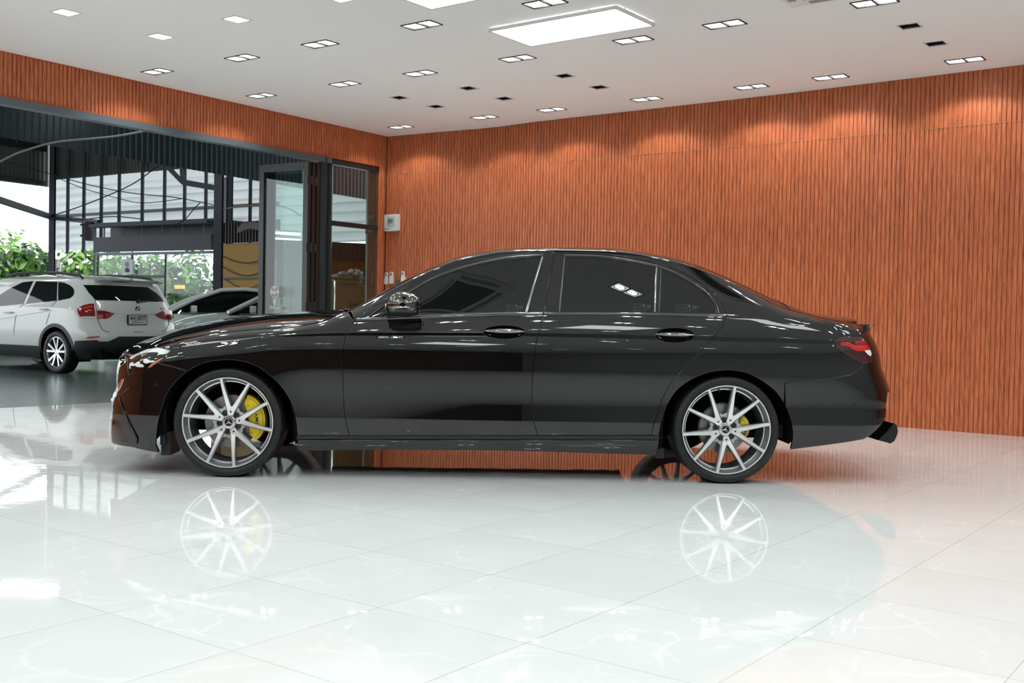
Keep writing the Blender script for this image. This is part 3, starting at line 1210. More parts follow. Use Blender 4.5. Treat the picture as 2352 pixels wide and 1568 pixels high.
def side_panel(name, outer, holes=(), material=None, step=.035, parent=None, off=0.0, rim=.016, edge=.003, gap=.0034, both=False):
    """sheet on the body side cut to a side-view outline (x, z); off = outward offset"""
    outer = resample(outer, .02)
    if area2(outer) < 0:
        outer = outer[::-1]
    if gap:
        outer = inset(outer, gap)
    hs = []
    for hp in holes:
        hp = resample(hp, .02)
        if area2(hp) > 0:
            hp = hp[::-1]
        hs.append(hp)
    V, T = cdt_fill(outer, hs, step, fine_rows(outer, hs))
    mb = MB()
    vs, ns = [], []
    for x, z in V:
        y = Yh(x, z) + off
        vs.append((x, -y, z))
        ns.append(nrm(x, z))
    # orient triangles so they face -y
    fs = []
    for t in T:
        a, b, c = [V[i] for i in t[:3]]
        s = (b[0] - a[0]) * (c[1] - a[1]) - (b[1] - a[1]) * (c[0] - a[0])
        fs.append(t if s > 0 else t[::-1])
    mb.add(vs, fs)
    nn = list(ns)
    if rim:
        for lp in [outer] + hs:
            n = len(lp)
            base = len(mb.v)
            ring = []
            for i in range(n):
                a, b, c = lp[i - 1], lp[i], lp[(i + 1) % n]
                e = Vector((c[0] - a[0], c[1] - a[1]))
                if e.length < 1e-9:
                    e = Vector((1, 0))
                e.normalize()
                o2 = Vector((e.y, -e.x))       # outward for ccw outer; into the hole for cw holes
                N_ = nrm(*b)
                p = Vector((b[0], -(Yh(*b) + off), b[1]))
                o3 = Vector((o2.x, 0, o2.y))
                o3 = (o3 - N_ * o3.dot(N_)).normalized()
                ring.append((p, N_))
                ring.append((p + o3 * edge * .7 - N_ * edge * .3, (N_ + o3).normalized()))
                ring.append((p + o3 * edge - N_ * edge, o3))
                ring.append((p + o3 * edge - N_ * rim, o3))
            mb.v.extend([tuple(q[0]) for q in ring])
            nn.extend([q[1] for q in ring])
            for i in range(n):
                j = (i + 1) % n
                for k in range(3):
                    mb.f.append((base + 4 * i + k, base + 4 * i + k + 1, base + 4 * j + k + 1, base + 4 * j + k))
                    mb.mi.append(0)
    if both:
        o = len(mb.v)
        mb.v.extend([(x, -y, z) for x, y, z in mb.v[:o]])
        nn.extend([Vector((q.x, -q.y, q.z)) for q in nn[:o]])
        mb.f.extend([tuple(i + o for i in fc)[::-1] for fc in mb.f])
        mb.mi.extend(list(mb.mi))
    mb.n = [tuple(q) for q in nn]
    return obj(name, mb, material or M_PAINT, parent or CAR, fix=False)


# ---- outlines measured on the photograph -> metres on the car ----
arch_f0 = [(357, 1022), (360, 990), (364, 965), (371, 940), (383, 905), (404.5, 875.7), (431, 852.7), (460, 837), (490, 829), (521, 826.5), (545, 828), (569, 833), (588, 841), (605.7, 851.5), (637, 878), (661, 909.7), (671, 930), (677, 950), (681, 975), (683, 1000)]
arch_f = smooth_line(arch_f0, 5)
arch_r0 = [(1513, 1000), (1517, 978), (1524, 950.6), (1534, 927), (1547, 905.7), (1560, 891), (1576, 879), (1594, 868.5), (1612.7, 860.8), (1638, 853.5), (1663.7, 850.6), (1685, 851), (1704.5, 853.7), (1726, 861), (1745, 871), (1764, 884), (1780, 897.6), (1794, 915), (1804.5, 932), (1813, 952), (1818.8, 973), (1821, 1003.7), (1815, 1032)]
arch_r = smooth_line(arch_r0, 5)
I_F = min(range(len(arch_f)), key=lambda i: math.hypot(arch_f[i][0] - 431, arch_f[i][1] - 852.7))
I_R = min(range(len(arch_r)), key=lambda i: math.hypot(arch_r[i][0] - 1803, arch_r[i][1] - 931))
hl = smooth_line([(295, 821), (311, 811), (330, 803.5), (350, 798.5), (362.5, 797.5), (378, 799.5), (390.5, 804)], 5)[:-1] + smooth_line([(390.5, 804), (383, 813), (375, 820.5), (365.5, 829), (347, 842), (329, 852.5), (313.5, 859), (295, 864.6)], 5)[:-1] + [(295, 864.6), (293.6, 841.6)]
fb_gap = smooth_line([(366.5, 834.5), (390, 840), (412, 846), (432, 852.7)], 6)
door_f = smooth_line([(802, 1000), (797, 978), (793, 960), (790.5, 935), (789, 909), (787.5, 871), (786, 840), (785.3, 825), (788.8, 799.5), (793.6, 773), (802, 752), (809, 744), (817, 736.5)], 8)
door_m = smooth_line([(1273.5, 580.5), (1261, 652), (1247, 723), (1236.4, 766), (1228, 809), (1223.5, 850), (1221.6, 890), (1221.6, 922), (1224, 957.8), (1229, 980), (1236, 999.5)], 8)
door_r = smooth_line([(1496.5, 999), (1500, 980), (1506, 957.7), (1521, 915.6), (1536, 889), (1554, 863), (1590, 826), (1602, 814), (1633, 783), (1657, 755), (1665.5, 739), (1668, 722)], 8)
ftop = smooth_line([(817, 736.5), (826, 727), (838, 716), (871, 695), (898, 679), (936, 657), (975, 637.5), (1013, 621), (1051, 607), (1098, 595.5), (1160, 586), (1220, 581), (1273.5, 580.5)], 8)
rtop = smooth_line([(1273.5, 580.5), (1330, 581), (1388, 584.5), (1438, 591), (1485.7, 600), (1557, 621), (1604.8, 646), (1640.5, 673), (1659.5, 697), (1668, 722)], 8)
glass_f = smooth_line([(944.8, 669), (960, 660), (992, 642.5), (1049.5, 620.5), (1085, 610.5), (1121, 602.5), (1180.5, 592.5), (1247.5, 588.8)], 8) + [(1208, 716.5)] + smooth_line([(1208, 716.5), (1100, 718.3), (1000, 721), (918, 724.3)], 20)[1:]
tri_f = [(848, 728.5), (885, 703.5), (915, 686), (942, 670), (915.5, 724), (880, 726.5)]
glass_r = smooth_line([(1296.4, 588.8), (1330, 588.8), (1366.7, 590), (1414, 594.8), (1462, 602), (1507, 612.6)], 8) + [(1502.4, 717.4)] + [(1400, 716), (1284.5, 715.6)]
glass_q = smooth_line([(1519, 617), (1557, 633), (1604.8, 661.4), (1635.7, 690), (1644, 706), (1646.4, 719.5)], 8) + [(1514, 717.4)]
sill_y = lambda px: float(np.interp(px, [682, 1100, 1514], [1000.4, 999.6, 999.6]))

P_hl = spts(hl)
fender = spts(fb_gap[::-1]) if False else None
f_out = (fb_gap[::-1][:0] + [(432, 852.7)] + arch_f[I_F + 1:] + [(720, 1000.3), (802, 1000)] + door_f[1:] +
         [(806, 726), (800, 716), (790, 714)] + [p for p in smooth_line(_shut[2:][::-1], 8)[1:]] + [(362.5, 797.5), (378, 799.5), (390.5, 804), (383, 813), (375, 820.5), (365.5, 829), (366.5, 834.5)] + fb_gap[1:-1])
side_panel('front_fender', spts(f_out))
fdo = door_f[:-1] + ftop[:-1] + door_m[:-1] + [(1236, 999.5), (1100, 999.6), (900, 1000)]
hr_f = [(1110.7 + 94.5 * (.5 - .5 * math.cos(a)), 762.4 + (-15.6 if a < PI else 15.6) * abs(math.sin(a)) ** .8) for a in [2 * PI * k / 32 for k in range(32)]]
hr_r = [(1506 + 88.5 * (.5 - .5 * math.cos(a)), 769.5 + (-17 if a < PI else 17) * abs(math.sin(a)) ** .8) for a in [2 * PI * k / 32 for k in range(32)]]
FD = side_panel('front_door', spts(fdo), [spts(glass_f), spts(hr_f)])
rdo = door_m[::-1][:-1] + rtop[:-1] + door_r[::-1][:-1] + [(1496.5, 999), (1400, 999.6)]
RD = side_panel('rear_door', spts(rdo), [spts(glass_r), spts(glass_q), spts(hr_r)])
gap_rb = smooth_line([(1803, 879), (1843, 876.5), (1887, 870.8), (1927, 864.8), (1954, 859.4), (1970, 850.7), (1979.5, 840), (1982.5, 833)], 8)
tl = smooth_line([(1915.4, 785.7), (1924, 778.6), (1936, 773.7), (1949, 772.6), (1976, 772.6)], 5)[:-1] + [(1976, 772.6), (1986, 779), (1992.5, 787), (1997.5, 797), (2001, 809), (2003, 821), (2003.5, 829)] + smooth_line([(2003.5, 829), (1993, 832), (1982, 833), (1949, 815), (1924, 797), (1915.4, 785.7)], 5)[1:-1]
q_top = [p for p in smooth_line([(1438, 583)] + [p for p in _rail if p[0] > 1450 and p[0] < 1970], 8)]
rq_out = (door_r[:-1] + rtop[::-1][:-1] + [(1273.5, 580.5), (1273.5, 577)] + smooth_line([(1300, 576.5), (1367, 578), (1438, 583)], 8)[:-1] + q_top + [(1969.5, 746, .655), (1972, 760, .64), (1976, 772.6)] +
          [(1949, 772.6), (1936, 773.7), (1924, 778.6), (1915.4, 785.7), (1924, 797), (1949, 815), (1982, 833)] + gap_rb[::-1][1:] + arch_r[:I_R][::-1])
side_panel('rear_quarter_panel', spts(rq_out))
rail_out = [(817, 736.5)] + ftop[1:] + [(1273.5, 577)] + [p for p in smooth_line(_rail[:14], 8)][::-1]
rail_out = ftop + [(1273.5, 576)] + smooth_line([p for p in _rail if p[0] < 1250], 8)[::-1]
side_panel('roof_rail', spts(rail_out), gap=.001)
rb_out = [(1803, 879.5)] + gap_rb[1:-1] + [(1982.5, 833.5), (1993, 832.5), (2003.5, 829.5), (2009, 832)] + [(2014, 836), (2024, 862), (2035, 886), (2039, 903), (2037.5, 917), (2035.5, 931), (2036.5, 943), (2034, 960), (2026, 974), (2014, 987), (1998, 1001), (1985, 1008.5), (1907, 1020.8), (1860, 1027), (1815, 1032.5)] + arch_r[I_R:-1][::-1]
side_panel('rear_bumper', spts(rb_out), both=False)
fbo = [(296, 819), (299, 806), (300, 797), (285, 806), (279, 813), (272.5, 824), (268, 847), (266.5, 867), (267, 887), (259, 905), (256.5, 925), (254.5, 947), (252, 960), (250, 982), (249.5, 1004), (251.5, 1013), (262, 1020), (301, 1026.7), (342, 1036), (365.5, 1040), (357, 1022)] + arch_f[3:I_F] + [(432, 852.7)] + fb_gap[::-1][1:] + [(365.5, 829), (347, 842), (329, 852.5), (313.5, 859), (295, 864.6), (293.6, 841.6)]
FB = side_panel('front_bumper', spts(fbo), step=.03)
# sill: black strip and rocker below the doors
st = [(682, 1001.5), (1100, 1000.7), (1513.5, 1000.8), (1513.3, 1009.8), (1100, 1009.4), (682.5, 1009.6)]
side_panel('sill_strip', spts(st), material=M_GLOSSB, off=-.006, gap=0, rim=.01)
rk = [(683, 1010), (1100, 1009.9), (1513.4, 1010.4), (1511, 1028), (1506, 1044.8), (1391, 1041.9), (1240, 1036.8), (1100, 1034), (895, 1033), (780, 1034), (686, 1035.6)]
side_panel('side_skirt', spts(rk), off=.004)
# glazing
for nm, pg, par in (('front_side_window', glass_f, FD), ('rear_side_window', glass_r, RD), ('quarter_window', glass_q, RD)):
    g = side_panel(nm, inset([p for p in resample(spts(pg), .02)], -.004), material=M_CGLASS, off=-.005, rim=0, gap=0, step=.05, parent=par)
# etched labels in the window corners
M_ETCH = mat('etched_mark', srgb(58, 66, 66), 0.5)
for (x0, y0, x1, y1), par in (((1165, 700, 1203, 715), FD), ((1457, 698, 1496, 714), RD), ((1553, 700, 1606, 716), RD)):
    mb = MB()
    def SP(px, py, d=.0035):
        x, z = S(px, py)
        return (x, -(Yh(x, z) - d), z)
    def quad(a, b, c, d_):
        mb.add([SP(a, b), SP(c, b), SP(c, d_), SP(a, d_)], [(0, 1, 2, 3)])
    w_ = x1 - x0
    quad(x0, y0, x0 + w_ * .62, y0 + .7); quad(x0, y1 - .7, x0 + w_ * .62, y1); quad(x0, y0, x0 + .7, y1); quad(x0 + w_ * .61, y0, x0 + w_ * .63, y1)
    quad(x0 + w_ * .50, y0 + 1, x0 + w_ * .60, y0 + 4.6)
    for k in range(3):
        quad(x0 + 2, y0 + 5 + k * 3.2, x0 + w_ * .57, y0 + 5.6 + k * 3.2)
    for k in range(3):
        quad(x0 + w_ * (.72 + .09 * k), y0 + 2, x0 + w_ * (.76 + .09 * k), y0 + 9)
    quad(x0 + w_ * .70, y0 + 11.5, x0 + w_ * .96, y0 + 12.3)
    obj('window_marking', mb, M_ETCH, par, fix=False)


# trims: belt moulding, bright strips where window gaps reflect
def strip(name, pts, w, h, material, parent, off=.006):
    """raised moulding along a side-view path: w high in the side view, h thick"""
    q = spts(smooth_line(pts, 10))
    mb = MB()
    rows = []
    for i, (x, z) in enumerate(q):
        a, b = q[max(0, i - 1)], q[min(len(q) - 1, i + 1)]
        e = Vector((b[0] - a[0], 0, b[1] - a[1])).normalized()
        N_ = nrm(x, z)
        p = Vector((x, -(Yh(x, z)), z))
        s = N_.cross(e).normalized()
        rows.append([p + s * (w * .5) - N_ * .004, p + s * (w * .42) + N_ * h * .7, p + s * (w * .2) + N_ * h, p - s * (w * .2) + N_ * h, p - s * (w * .42) + N_ * h * .7, p - s * (w * .5) - N_ * .004])
    mb.grid(lambda i, j: rows[i][j], len(rows), 6)
    mb.add([rows[0][j] for j in range(6)], [tuple(range(6))])
    mb.add([rows[-1][j] for j in range(6)], [tuple(range(6))])
    return obj(name, mb, material, parent, smooth=True, angle=50)


M_TRIM = mat('trim_gloss_black', (0.012, 0.012, 0.013), 0.04, 0.0, 0.9, ior=1.7)
strip('belt_moulding', [(820, 733.5), (880, 731), (987, 727.2), (1100, 723.5), (1246, 720.2)], .020, .010, M_TRIM, FD)
strip('belt_moulding', [(1250, 720), (1380, 720), (1500, 721.2), (1600, 723.2), (1664, 724.6)], .018, .010, M_TRIM, RD)
M_EDGE = mat('bright_edge', (0.35, 0.37, 0.37), 0.15, 0.8)
strip('window_edge_strip', [(1246, 590), (1228, 648), (1209, 716)], .013, .004, M_EDGE, FD)  # bright metal drawn in for the reflecting gap between glass and pillar trim
strip('window_edge_strip', [(1297, 590), (1291, 650), (1285, 716)], .008, .003, mat('dim_edge', (0.12, 0.125, 0.125), 0.2, 0.6), RD)
strip('window_edge_strip', [(1508, 614), (1505.5, 664), (1503.5, 717)], .011, .004, M_EDGE, RD)
strip('window_edge_strip', [(1519, 617), (1516, 664), (1514, 717)], .004, .002, MATS['dim_edge'], RD)
strip('window_frame_trim', smooth_line([(848, 727), (885, 701.5), (940, 669.5), (992, 639.5), (1049.5, 617.5), (1121, 599.5), (1180.5, 589.5), (1247.5, 585.8)], 12), .011, .006, M_TRIM, FD)
strip('window_frame_trim', smooth_line([(1296, 586), (1366.7, 587), (1414, 592), (1462, 599.5), (1512, 611), (1557, 629), (1604.8, 657.4), (1637, 687), (1647, 704), (1650.5, 720)], 12), .011, .006, M_TRIM, RD)
strip('sail_panel', [(862, 727), (893, 712), (925, 697)], .05, .004, M_GLOSSB, FD)


# door handles in their dished recesses
def handle(hr, bar, parent, lab=None):
    h = spts(hr)
    c = (sum(p[0] for p in h) / len(h), sum(p[1] for p in h) / len(h))
    mb = MB()
    rows = []
    for k, d in ((1.0, 0.0), (.92, .012), (.75, .024), (.4, .032), (.03, .034)):
        rows.append([(c[0] + (p[0] - c[0]) * k, -(Yh(*p) - d), c[1] + (p[1] - c[1]) * k) for p in h])
    n = len(h)
    mb.add([q for r_ in rows for q in r_], [(i * n + k, i * n + (k + 1) % n, (i + 1) * n + (k + 1) % n, (i + 1) * n + k) for i in range(len(rows) - 1) for k in range(n)])
    rec = obj('handle_recess', mb, M_PAINT, parent, smooth=True, angle=60)
    (x0, z1), (x1, z0) = S(bar[0], bar[1]), S(bar[2], bar[3])
    mb = MB()
    secs = []
    for i in range(17):
        t = i / 16
        x = x0 + (x1 - x0) * t
        zc = (z0 + z1) / 2 + .001 * math.sin(t * PI)
        hh = (z1 - z0) / 2 * (0.35 + .65 * min(1, math.sin(max(.02, min(t * 2.4, 1, (1 - t) * 3.0)) * PI / 2)))
        out = .016 * math.sin(PI * min(1, max(0, t))) ** .5 + .004
        yb_ = Yh(x, zc)
        sec = []
        for a in range(14):
            an = 2 * PI * a / 14
            sec.append((x, -(yb_ + out - .010 + .014 * math.cos(an)), zc + hh * math.sin(an) * (1 if math.cos(an) < .2 else .96)))
        secs.append(sec)
    mb.grid(lambda i, j: secs[i][j % 14], 17, 15)
    mb.add(secs[0], [tuple(range(14))]); mb.add(secs[-1], [tuple(range(14))])
    hd = obj('door_handle', mb, M_HANDLE, parent, smooth=True, angle=50)
    return hd


M_HANDLE = mat('handle_gloss', (0.02, 0.02, 0.021), 0.03, 0.0, 1.0, ior=2.0)
handle(hr_f, (1113.5, 754, 1204.3, 767), FD)
handle(hr_r, (1505.5, 762, 1594.5, 774.5), RD)


# ---- upper skins: hood, windscreen, roof, rear window, boot lid ----
def zcen_tab(pts, y=-.22, add=.004):
    q = sorted([(loc(px, py, y)[0], loc(px, py, y)[1] + add) for px, py in pts])
    return pchip([a[0] for a in q], [a[1] for a in q])


f_cen = zcen_tab([(300, 794), (320, 784), (350, 773), (393, 759), (441, 745.5), (489, 736.6), (527.5, 730), (578.6, 724), (636, 718.4), (700, 714.8), (769, 711.5), (790, 711), (802, 711), (818, 708.5),
                  (833, 700.5), (871, 677), (897, 662), (936, 641.5), (975, 622.5), (1013, 605.5), (1051, 590.5), (1089, 582.5), (1128, 576.5), (1160, 573), (1200, 569.8), (1271, 568), (1367, 568.6), (1438, 573.5),
                  (1509, 583), (1581, 600), (1631, 619), (1669, 637.5), (1707, 653.5), (1746, 674), (1784, 692), (1812, 706.5), (1848, 715.5), (1880, 720.5), (1896, 723.5), (1922, 727.5), (1949, 733), (1975, 741)])


def top_skin(name, x0, x1, m_=.62, n_=2.2, material=None, nx=40, ny=33, off=0.0, vmax=1.0, parent=None, frame=None, up=0.0):
    def P(x, v):
        yt = max(Yh(x, f_zt(x)), .02)
        d = max(.002, f_cen(x) - f_zt(x))
        y = v * yt
        mm_ = m_(x) if callable(m_) else m_
        z = f_zt(x) + d * max(0.0, 1 - abs(v) ** n_) ** mm_ + off
        return Vector((x, y, z + up))
    mb = MB()
    ns = []
    vl = []
    for i in range(nx):
        x = x0 + (x1 - x0) * i / (nx - 1)
        for j in range(ny):
            t = -1 + 2 * j / (ny - 1)
            v = math.copysign(1 - (1 - abs(t)) ** 1.6, t) * vmax
            vl.append((x, v))
    mb.v = [tuple(P(x, v)) for x, v in vl]
    for x, v in vl:
        e = .006
        v2 = max(-.995, min(.995, v))
        a = P(x + e, v2) - P(x - e, v2)
        b = P(x, v2 + .004) - P(x, v2 - .004)
        n = a.cross(b)
        if n.z < 0:
            n = -n
        n.normalize()
        ns.append(tuple(n))
    for i in range(nx - 1):
        for j in range(ny - 1):
            mb.f.append((i * ny + j, (i + 1) * ny + j, (i + 1) * ny + j + 1, i * ny + j + 1))
            mb.mi.append(0)
    mb.n = ns
    return obj(name, mb, material or M_PAINT, parent or CAR, fix=False)


xh0, xh1 = S(300, 800)[0] + .01, S(786, 714)[0]
xw0, xw1 = loc(800, 712, -.74)[0], loc(1046, 594, -.6)[0]
xr1 = loc(1600, 606, -.6)[0]
xg1 = loc(1812, 709, -.7)[0]
xt1 = loc(1969, 742, -.7)[0]
top_skin('hood', xh0, xh1 - .004, .80, 2.0, nx=64)
top_skin('cowl', xh1 + .002, xw0, .70, 2.2, M_BLACK, nx=6, up=-.012)
top_skin('windscreen', xw0, xw1 - .003, .62, 2.2, M_CGLASS, nx=44)
m_rear = lambda x: .60 + .28 * smst(.7, 1.5, x)
top_skin('roof', xw1, xr1, m_rear, 2.2, nx=60)
top_skin('rear_window', xr1, xg1, m_rear, 2.2, M_CGLASS, nx=30, vmax=.86)
for sgn in (1,):
    top_skin('roof_pillar', xr1, xg1, m_rear, 2.2, nx=30, up=-.0015)
top_skin('boot_lid', xg1 + .003, xt1, .86, 2.3, nx=30)
# wiper nozzles / hood corner clips
mb = MB()
for px, py in ((784, 714), (797, 711.5)):
    x, z = loc(px, py, -.70)
    mb.sphere((x, -.70, z), (.018, .012, .008), 10, 6)
obj('hood_corner_cap', mb, M_GLOSSB, CAR, smooth=True)
# boot spoiler lip
sp_prof = []
sx0, sz0 = loc(1925, 729, -.45)
sx1, sz1 = loc(1982, 728.5, -.45)
mb = MB()
rows = []
for j in range(25):
    v = -1 + 2 * j / 24
    y = v * .66
    drop = .045 * abs(v) ** 3
    xb = sx1 - .02 - .10 * abs(v) ** 3
    xf = sx0 + .02 - .04 * abs(v) ** 2
    def zs(x):
        return f_zt(x) + max(.002, f_cen(x) - f_zt(x)) * (1 - min(1, abs(v) * .66 / max(Yh(x, f_zt(x)), .3)) ** 2.4) ** .75
    zt_ = zs(xb) + .004 + (sz1 - f_cen(xb)) * (1 - abs(v) ** 3)
    zf = zs(xf) - .003
    rows.append([(xf, y, zf), (xf + (xb - xf) * .5, y, zf + (zt_ - zf) * .62), (xb, y, zt_), (xb + .008, y, zt_ - .005), (xb - .005, y, zt_ - .005 - .04 * (1 - abs(v) ** 3)), (xf + .04, y, zf - .02)])
mb.grid(lambda i, j: rows[i][j % 6], 25, 7)
mb.add(rows[0], [tuple(range(6))]); mb.add(rows[-1], [tuple(range(6))])
obj('boot_spoiler', mb, M_PAINT, CAR, smooth=True, angle=40)
# boot lid rear face: closes the tail between the lamps
mb = MB()
zs_ = [.55, .62, .70, .78, .86, .91, .945, .965]
rows = []
for z in zs_:
    row = []
    for j in range(25):
        u = 1 - abs(-1 + 2 * j / 24)
        sg_ = -1 if j < 12 else 1
        x = XR + .30 + (f_xt(z) - XR - .302) * (1 - (1 - u) ** 2)
        row.append((x - .006, sg_ * Yh(x, z) if u < .999 else 0.0, z))
    rows.append(row)
mb.grid(lambda i, j: rows[i][j], len(zs_), 25)
obj('boot_rear_face', mb, M_PAINT, CAR, smooth=True)

# ---- inner shell, underbody, far side ----
outl = [(-2.2, .26), (-2.14, .50), (-2.0, .70), (-1.7, .79), (-1.2, .87), (-.85, .93), (-.72, .93), (-.3, .96), (.3, .98), (1.0, .99), (1.5, .98), (2.0, .93), (2.38, .86), (2.45, .60), (2.42, .36), (2.3, .30)]
def archpts(cx_, r, a0, a1, n=14):
    return [(cx_ + r * math.cos(math.radians(a0 + (a1 - a0) * k / n)), .322 + r * math.sin(math.radians(a0 + (a1 - a0) * k / n))) for k in range(n + 1)]
shell = outl + [(1.86, .25)] + archpts(1.479, .385, -8, 190) + [(1.09, .20), (0, .20), (-1.08, .20)] + archpts(-1.471, .385, -8, 190) + [(-1.88, .22)]
side_panel('inner_body_shell', shell, material=M_SHELL, off=-.022, rim=0, gap=0, step=.06, both=True)
fs_out = [(-2.2, .22), (-2.22, .50), (-2.16, .70)] + [(x, f_zt(x)) for x in np.linspace(-2.05, 2.36, 70)] + [(2.5, .80), (2.58, .55), (2.5, .35), (2.3, .26), (1.86, .22)] + archpts(1.479, .375, -8, 190) + [(1.09, .18), (0, .18), (-1.09, .18)] + archpts(-1.471, .375, -8, 190) + [(-1.88, .2)]
fsd = side_panel('far_body_side', fs_out, step=.07, rim=0, gap=0)
me = fsd.data
for v_ in me.vertices:
    v_.co.y = -v_.co.y
me.flip_normals()
me.normals_split_custom_set_from_vertices([(n.x, n.y, n.z) for n in [v_.normal for v_ in me.vertices]])
# upper greenhouse filler behind the glass
und = MB()
und.box((0.0, 0, .215), (2.15, 1.60, .03))
und.box((2.08, 0, .30), (.55, 1.45, .08))
und.box((-2.05, 0, .24), (.34, 1.30, .06))
und.box((-1.47, 0, .34), (.60, 1.0, .16))
und.box((1.47, 0, .36), (.60, .95, .16))
und.bar((-1.47, -.78, .33), (-1.47, .78, .33), .06)
und.bar((1.47, -.78, .33), (1.47, .78, .33), .07)
und.tube([(-.9, .12, .195), (0, .12, .19), (1.0, .2, .20), (1.7, .5, .24)], .035, 8)
obj('underbody', und, mat('underbody_dark', (0.006, 0.006, 0.006), 0.6), CAR)
for wx in (-1.471, 1.479):
    for sy in (-1, 1):
        lin = MB()
        pr = archpts(wx, .39, -12, 192, 20)
        lin.grid(lambda i, j: (pr[i][0], sy * (.895 - .33 * j), pr[i][1]), len(pr), 2)
        lin.add([(x, sy * .565, z) for x, z in pr], [tuple(range(len(pr)))])
        obj('wheel_arch_liner', lin, mat('liner_black', (0.004, 0.004, 0.004), 0.8, spec=.15), CAR, fix=False)
# mud flap pieces at the arch edges
mb = MB()
x, z = loc(382, 1010, -.80)
mb.box((x, -.70, z - .02), (.055, .22, .14)); mb.box((x - .01, -.72, z + .20), (.03, .24, .45))
obj('arch_deflector', mb, M_BLACK, CAR)
mb = MB()
x, z = loc(1518, 1040, -.80)
mb.box((x - .01, -.72, z), (.05, .2, .06))
obj('arch_deflector', mb, M_BLACK, CAR)

# ---- front end details ----
P_hl_in = inset(resample(P_hl, .015), .0)
HLm = side_panel('headlight', P_hl, material=M_GLOSSB, off=-.018, gap=.002, rim=.01, step=.02)
lens = side_panel('lens', P_hl, material=glass_mat('clear_lens', (0.93, 0.95, 0.95)), off=-.001, gap=.002, rim=0, step=.02, parent=HLm)


def surf_patch(name, pts, material, parent, off, step=.012, rim=.004):
    return side_panel(name, spts(pts), material=material, off=off, gap=0, rim=rim, step=step, parent=parent)


M_DRL = mat('light_guide', (0.86, 0.89, 0.89), 0.25)
surf_patch('daytime_strip', smooth_line([(297, 820), (312, 810.5), (330, 804), (350, 799.5), (362.5, 798.5), (378, 800.5), (389, 804.5)], 5) + smooth_line([(389, 804.5), (381, 811), (366, 812.5), (360, 808), (345, 807.5), (330, 809.5), (312, 816), (299, 824)], 5)[1:], M_DRL, HLm, -.012)
surf_patch('lamp_module', [(309, 834), (318, 830), (319, 836), (326, 838), (328, 842), (318, 842), (311, 841)], M_DRL, HLm, -.010)
surf_patch('lamp_module', [(328, 824.5), (336, 823.5), (338, 829), (352, 828.5), (353, 830), (338, 832), (335, 834), (329, 832)], M_DRL, HLm, -.010)
surf_patch('lamp_module', [(296.5, 834), (303, 832), (304, 836), (310, 836.5), (310, 838.5), (297, 839.5), (297, 846), (295.5, 846)], M_DRL, HLm, -.010)
surf_patch('amber_reflector', [(374, 821.5), (366, 827), (346, 841), (338, 845), (346, 837), (358, 828)], mat('amber_edge', srgb(214, 128, 92), 0.3), HLm, -.011)
# front air-intake blade and lower lip
blade = side_panel('intake_blade', spts([(255.5, 915.5), (264, 911), (273, 909.5), (315, 1006), (314, 1019), (302, 1018), (288, 992)]), off=.012, gap=0, rim=.02, step=.02, parent=FB)
strip('bumper_crease', [(281, 905), (288, 899), (298, 888)], .010, .006, M_PAINT, FB)
surf_patch('lower_intake', [(256, 950), (266, 935), (284, 986), (288, 996), (305, 1015), (275, 1017), (255, 1012), (254, 985)], M_GLOSSB, FB, .004, .02)
surf_patch('grille_edge', [(268, 893), (279, 872), (284, 871), (276, 890), (270, 899)], M_CHROME, FB, .003, .012)
# parking sensors
def sensor(px, py, par, r=.0145):
    x, z = S(px, py)
    p, n = Vector((x, -Yh(x, z), z)), nrm(x, z)
    q = n.to_track_quat('Z', 'Y').to_matrix().to_4x4()
    q.translation = p
    mb = MB()
    mb.lathe([(r, -.004), (r, .0012), (r * .9, .0016), (r * .86, .0004), (r * .62, .0004), (r * .6, .0016), (.0005, .002)], 24, 'z', 0, q)
    return obj('parking_sensor', mb, M_PAINT, par, smooth=True, angle=25)
sensor(357.3, 881.4, FB)
sensor(1966, 931, CAR, .010)
# front grille plate on the nose
mb = MB()
rows = []
for z in np.linspace(.36, .70, 12):
    xx = f_xn(z) + .012
    rows.append([(xx + .10 * abs(v) ** 2.5, v * .42, z) for v in np.linspace(-1, 1, 17)])
mb.grid(lambda i, j: rows[i][j], 12, 17)
obj('front_grille', mb, mat('grille_black', (0.006, 0.006, 0.006), 0.3), CAR, smooth=True)
mb = MB()
for k in range(9):
    y = -.36 + .09 * k
    mb.bar((f_xn(.40) + .0 + .1 * abs(y / .42) ** 2.5, y, .40), (f_xn(.68) + .0 + .1 * abs(y / .42) ** 2.5, y, .68), .012)
obj('grille_bar', mb, M_CHROME, CAR)

# ---- tail lamp ----
TL = side_panel('tail_light', spts(tl), material=mat('tail_dark_red', srgb(58, 10, 18), 0.05, coat=1.0), off=.0, gap=.002, step=.016, rim=.012)
M_RED = mat('tail_red', srgb(190, 8, 14), 0.15, coat=1.0, emit=srgb(200, 6, 12), estr=0.02)
surf_patch('light_bar', smooth_line([(1931, 788), (1942, 787), (1953, 788), (1961, 792), (1972, 794), (1990, 795), (1997, 796)], 5) + smooth_line([(1999, 803), (1985, 804.5), (1966, 804), (1955, 797), (1947, 793), (1932, 791.5)], 5), M_RED, TL, .002, .012)
surf_patch('light_bar', [(1962, 787), (1984, 781), (1991, 788), (1996, 795), (1975, 792)], mat('tail_mid_red', srgb(150, 14, 22), 0.15, coat=1.0), TL, .0015, .012)
surf_patch('reversing_lamp', smooth_line([(1987, 805), (1994, 804.5), (1999, 804.5), (2001.5, 812), (2000, 817)], 5) + [(1994, 813)], mat('white_lens', (0.75, 0.78, 0.76), 0.2), TL, .003, .012)
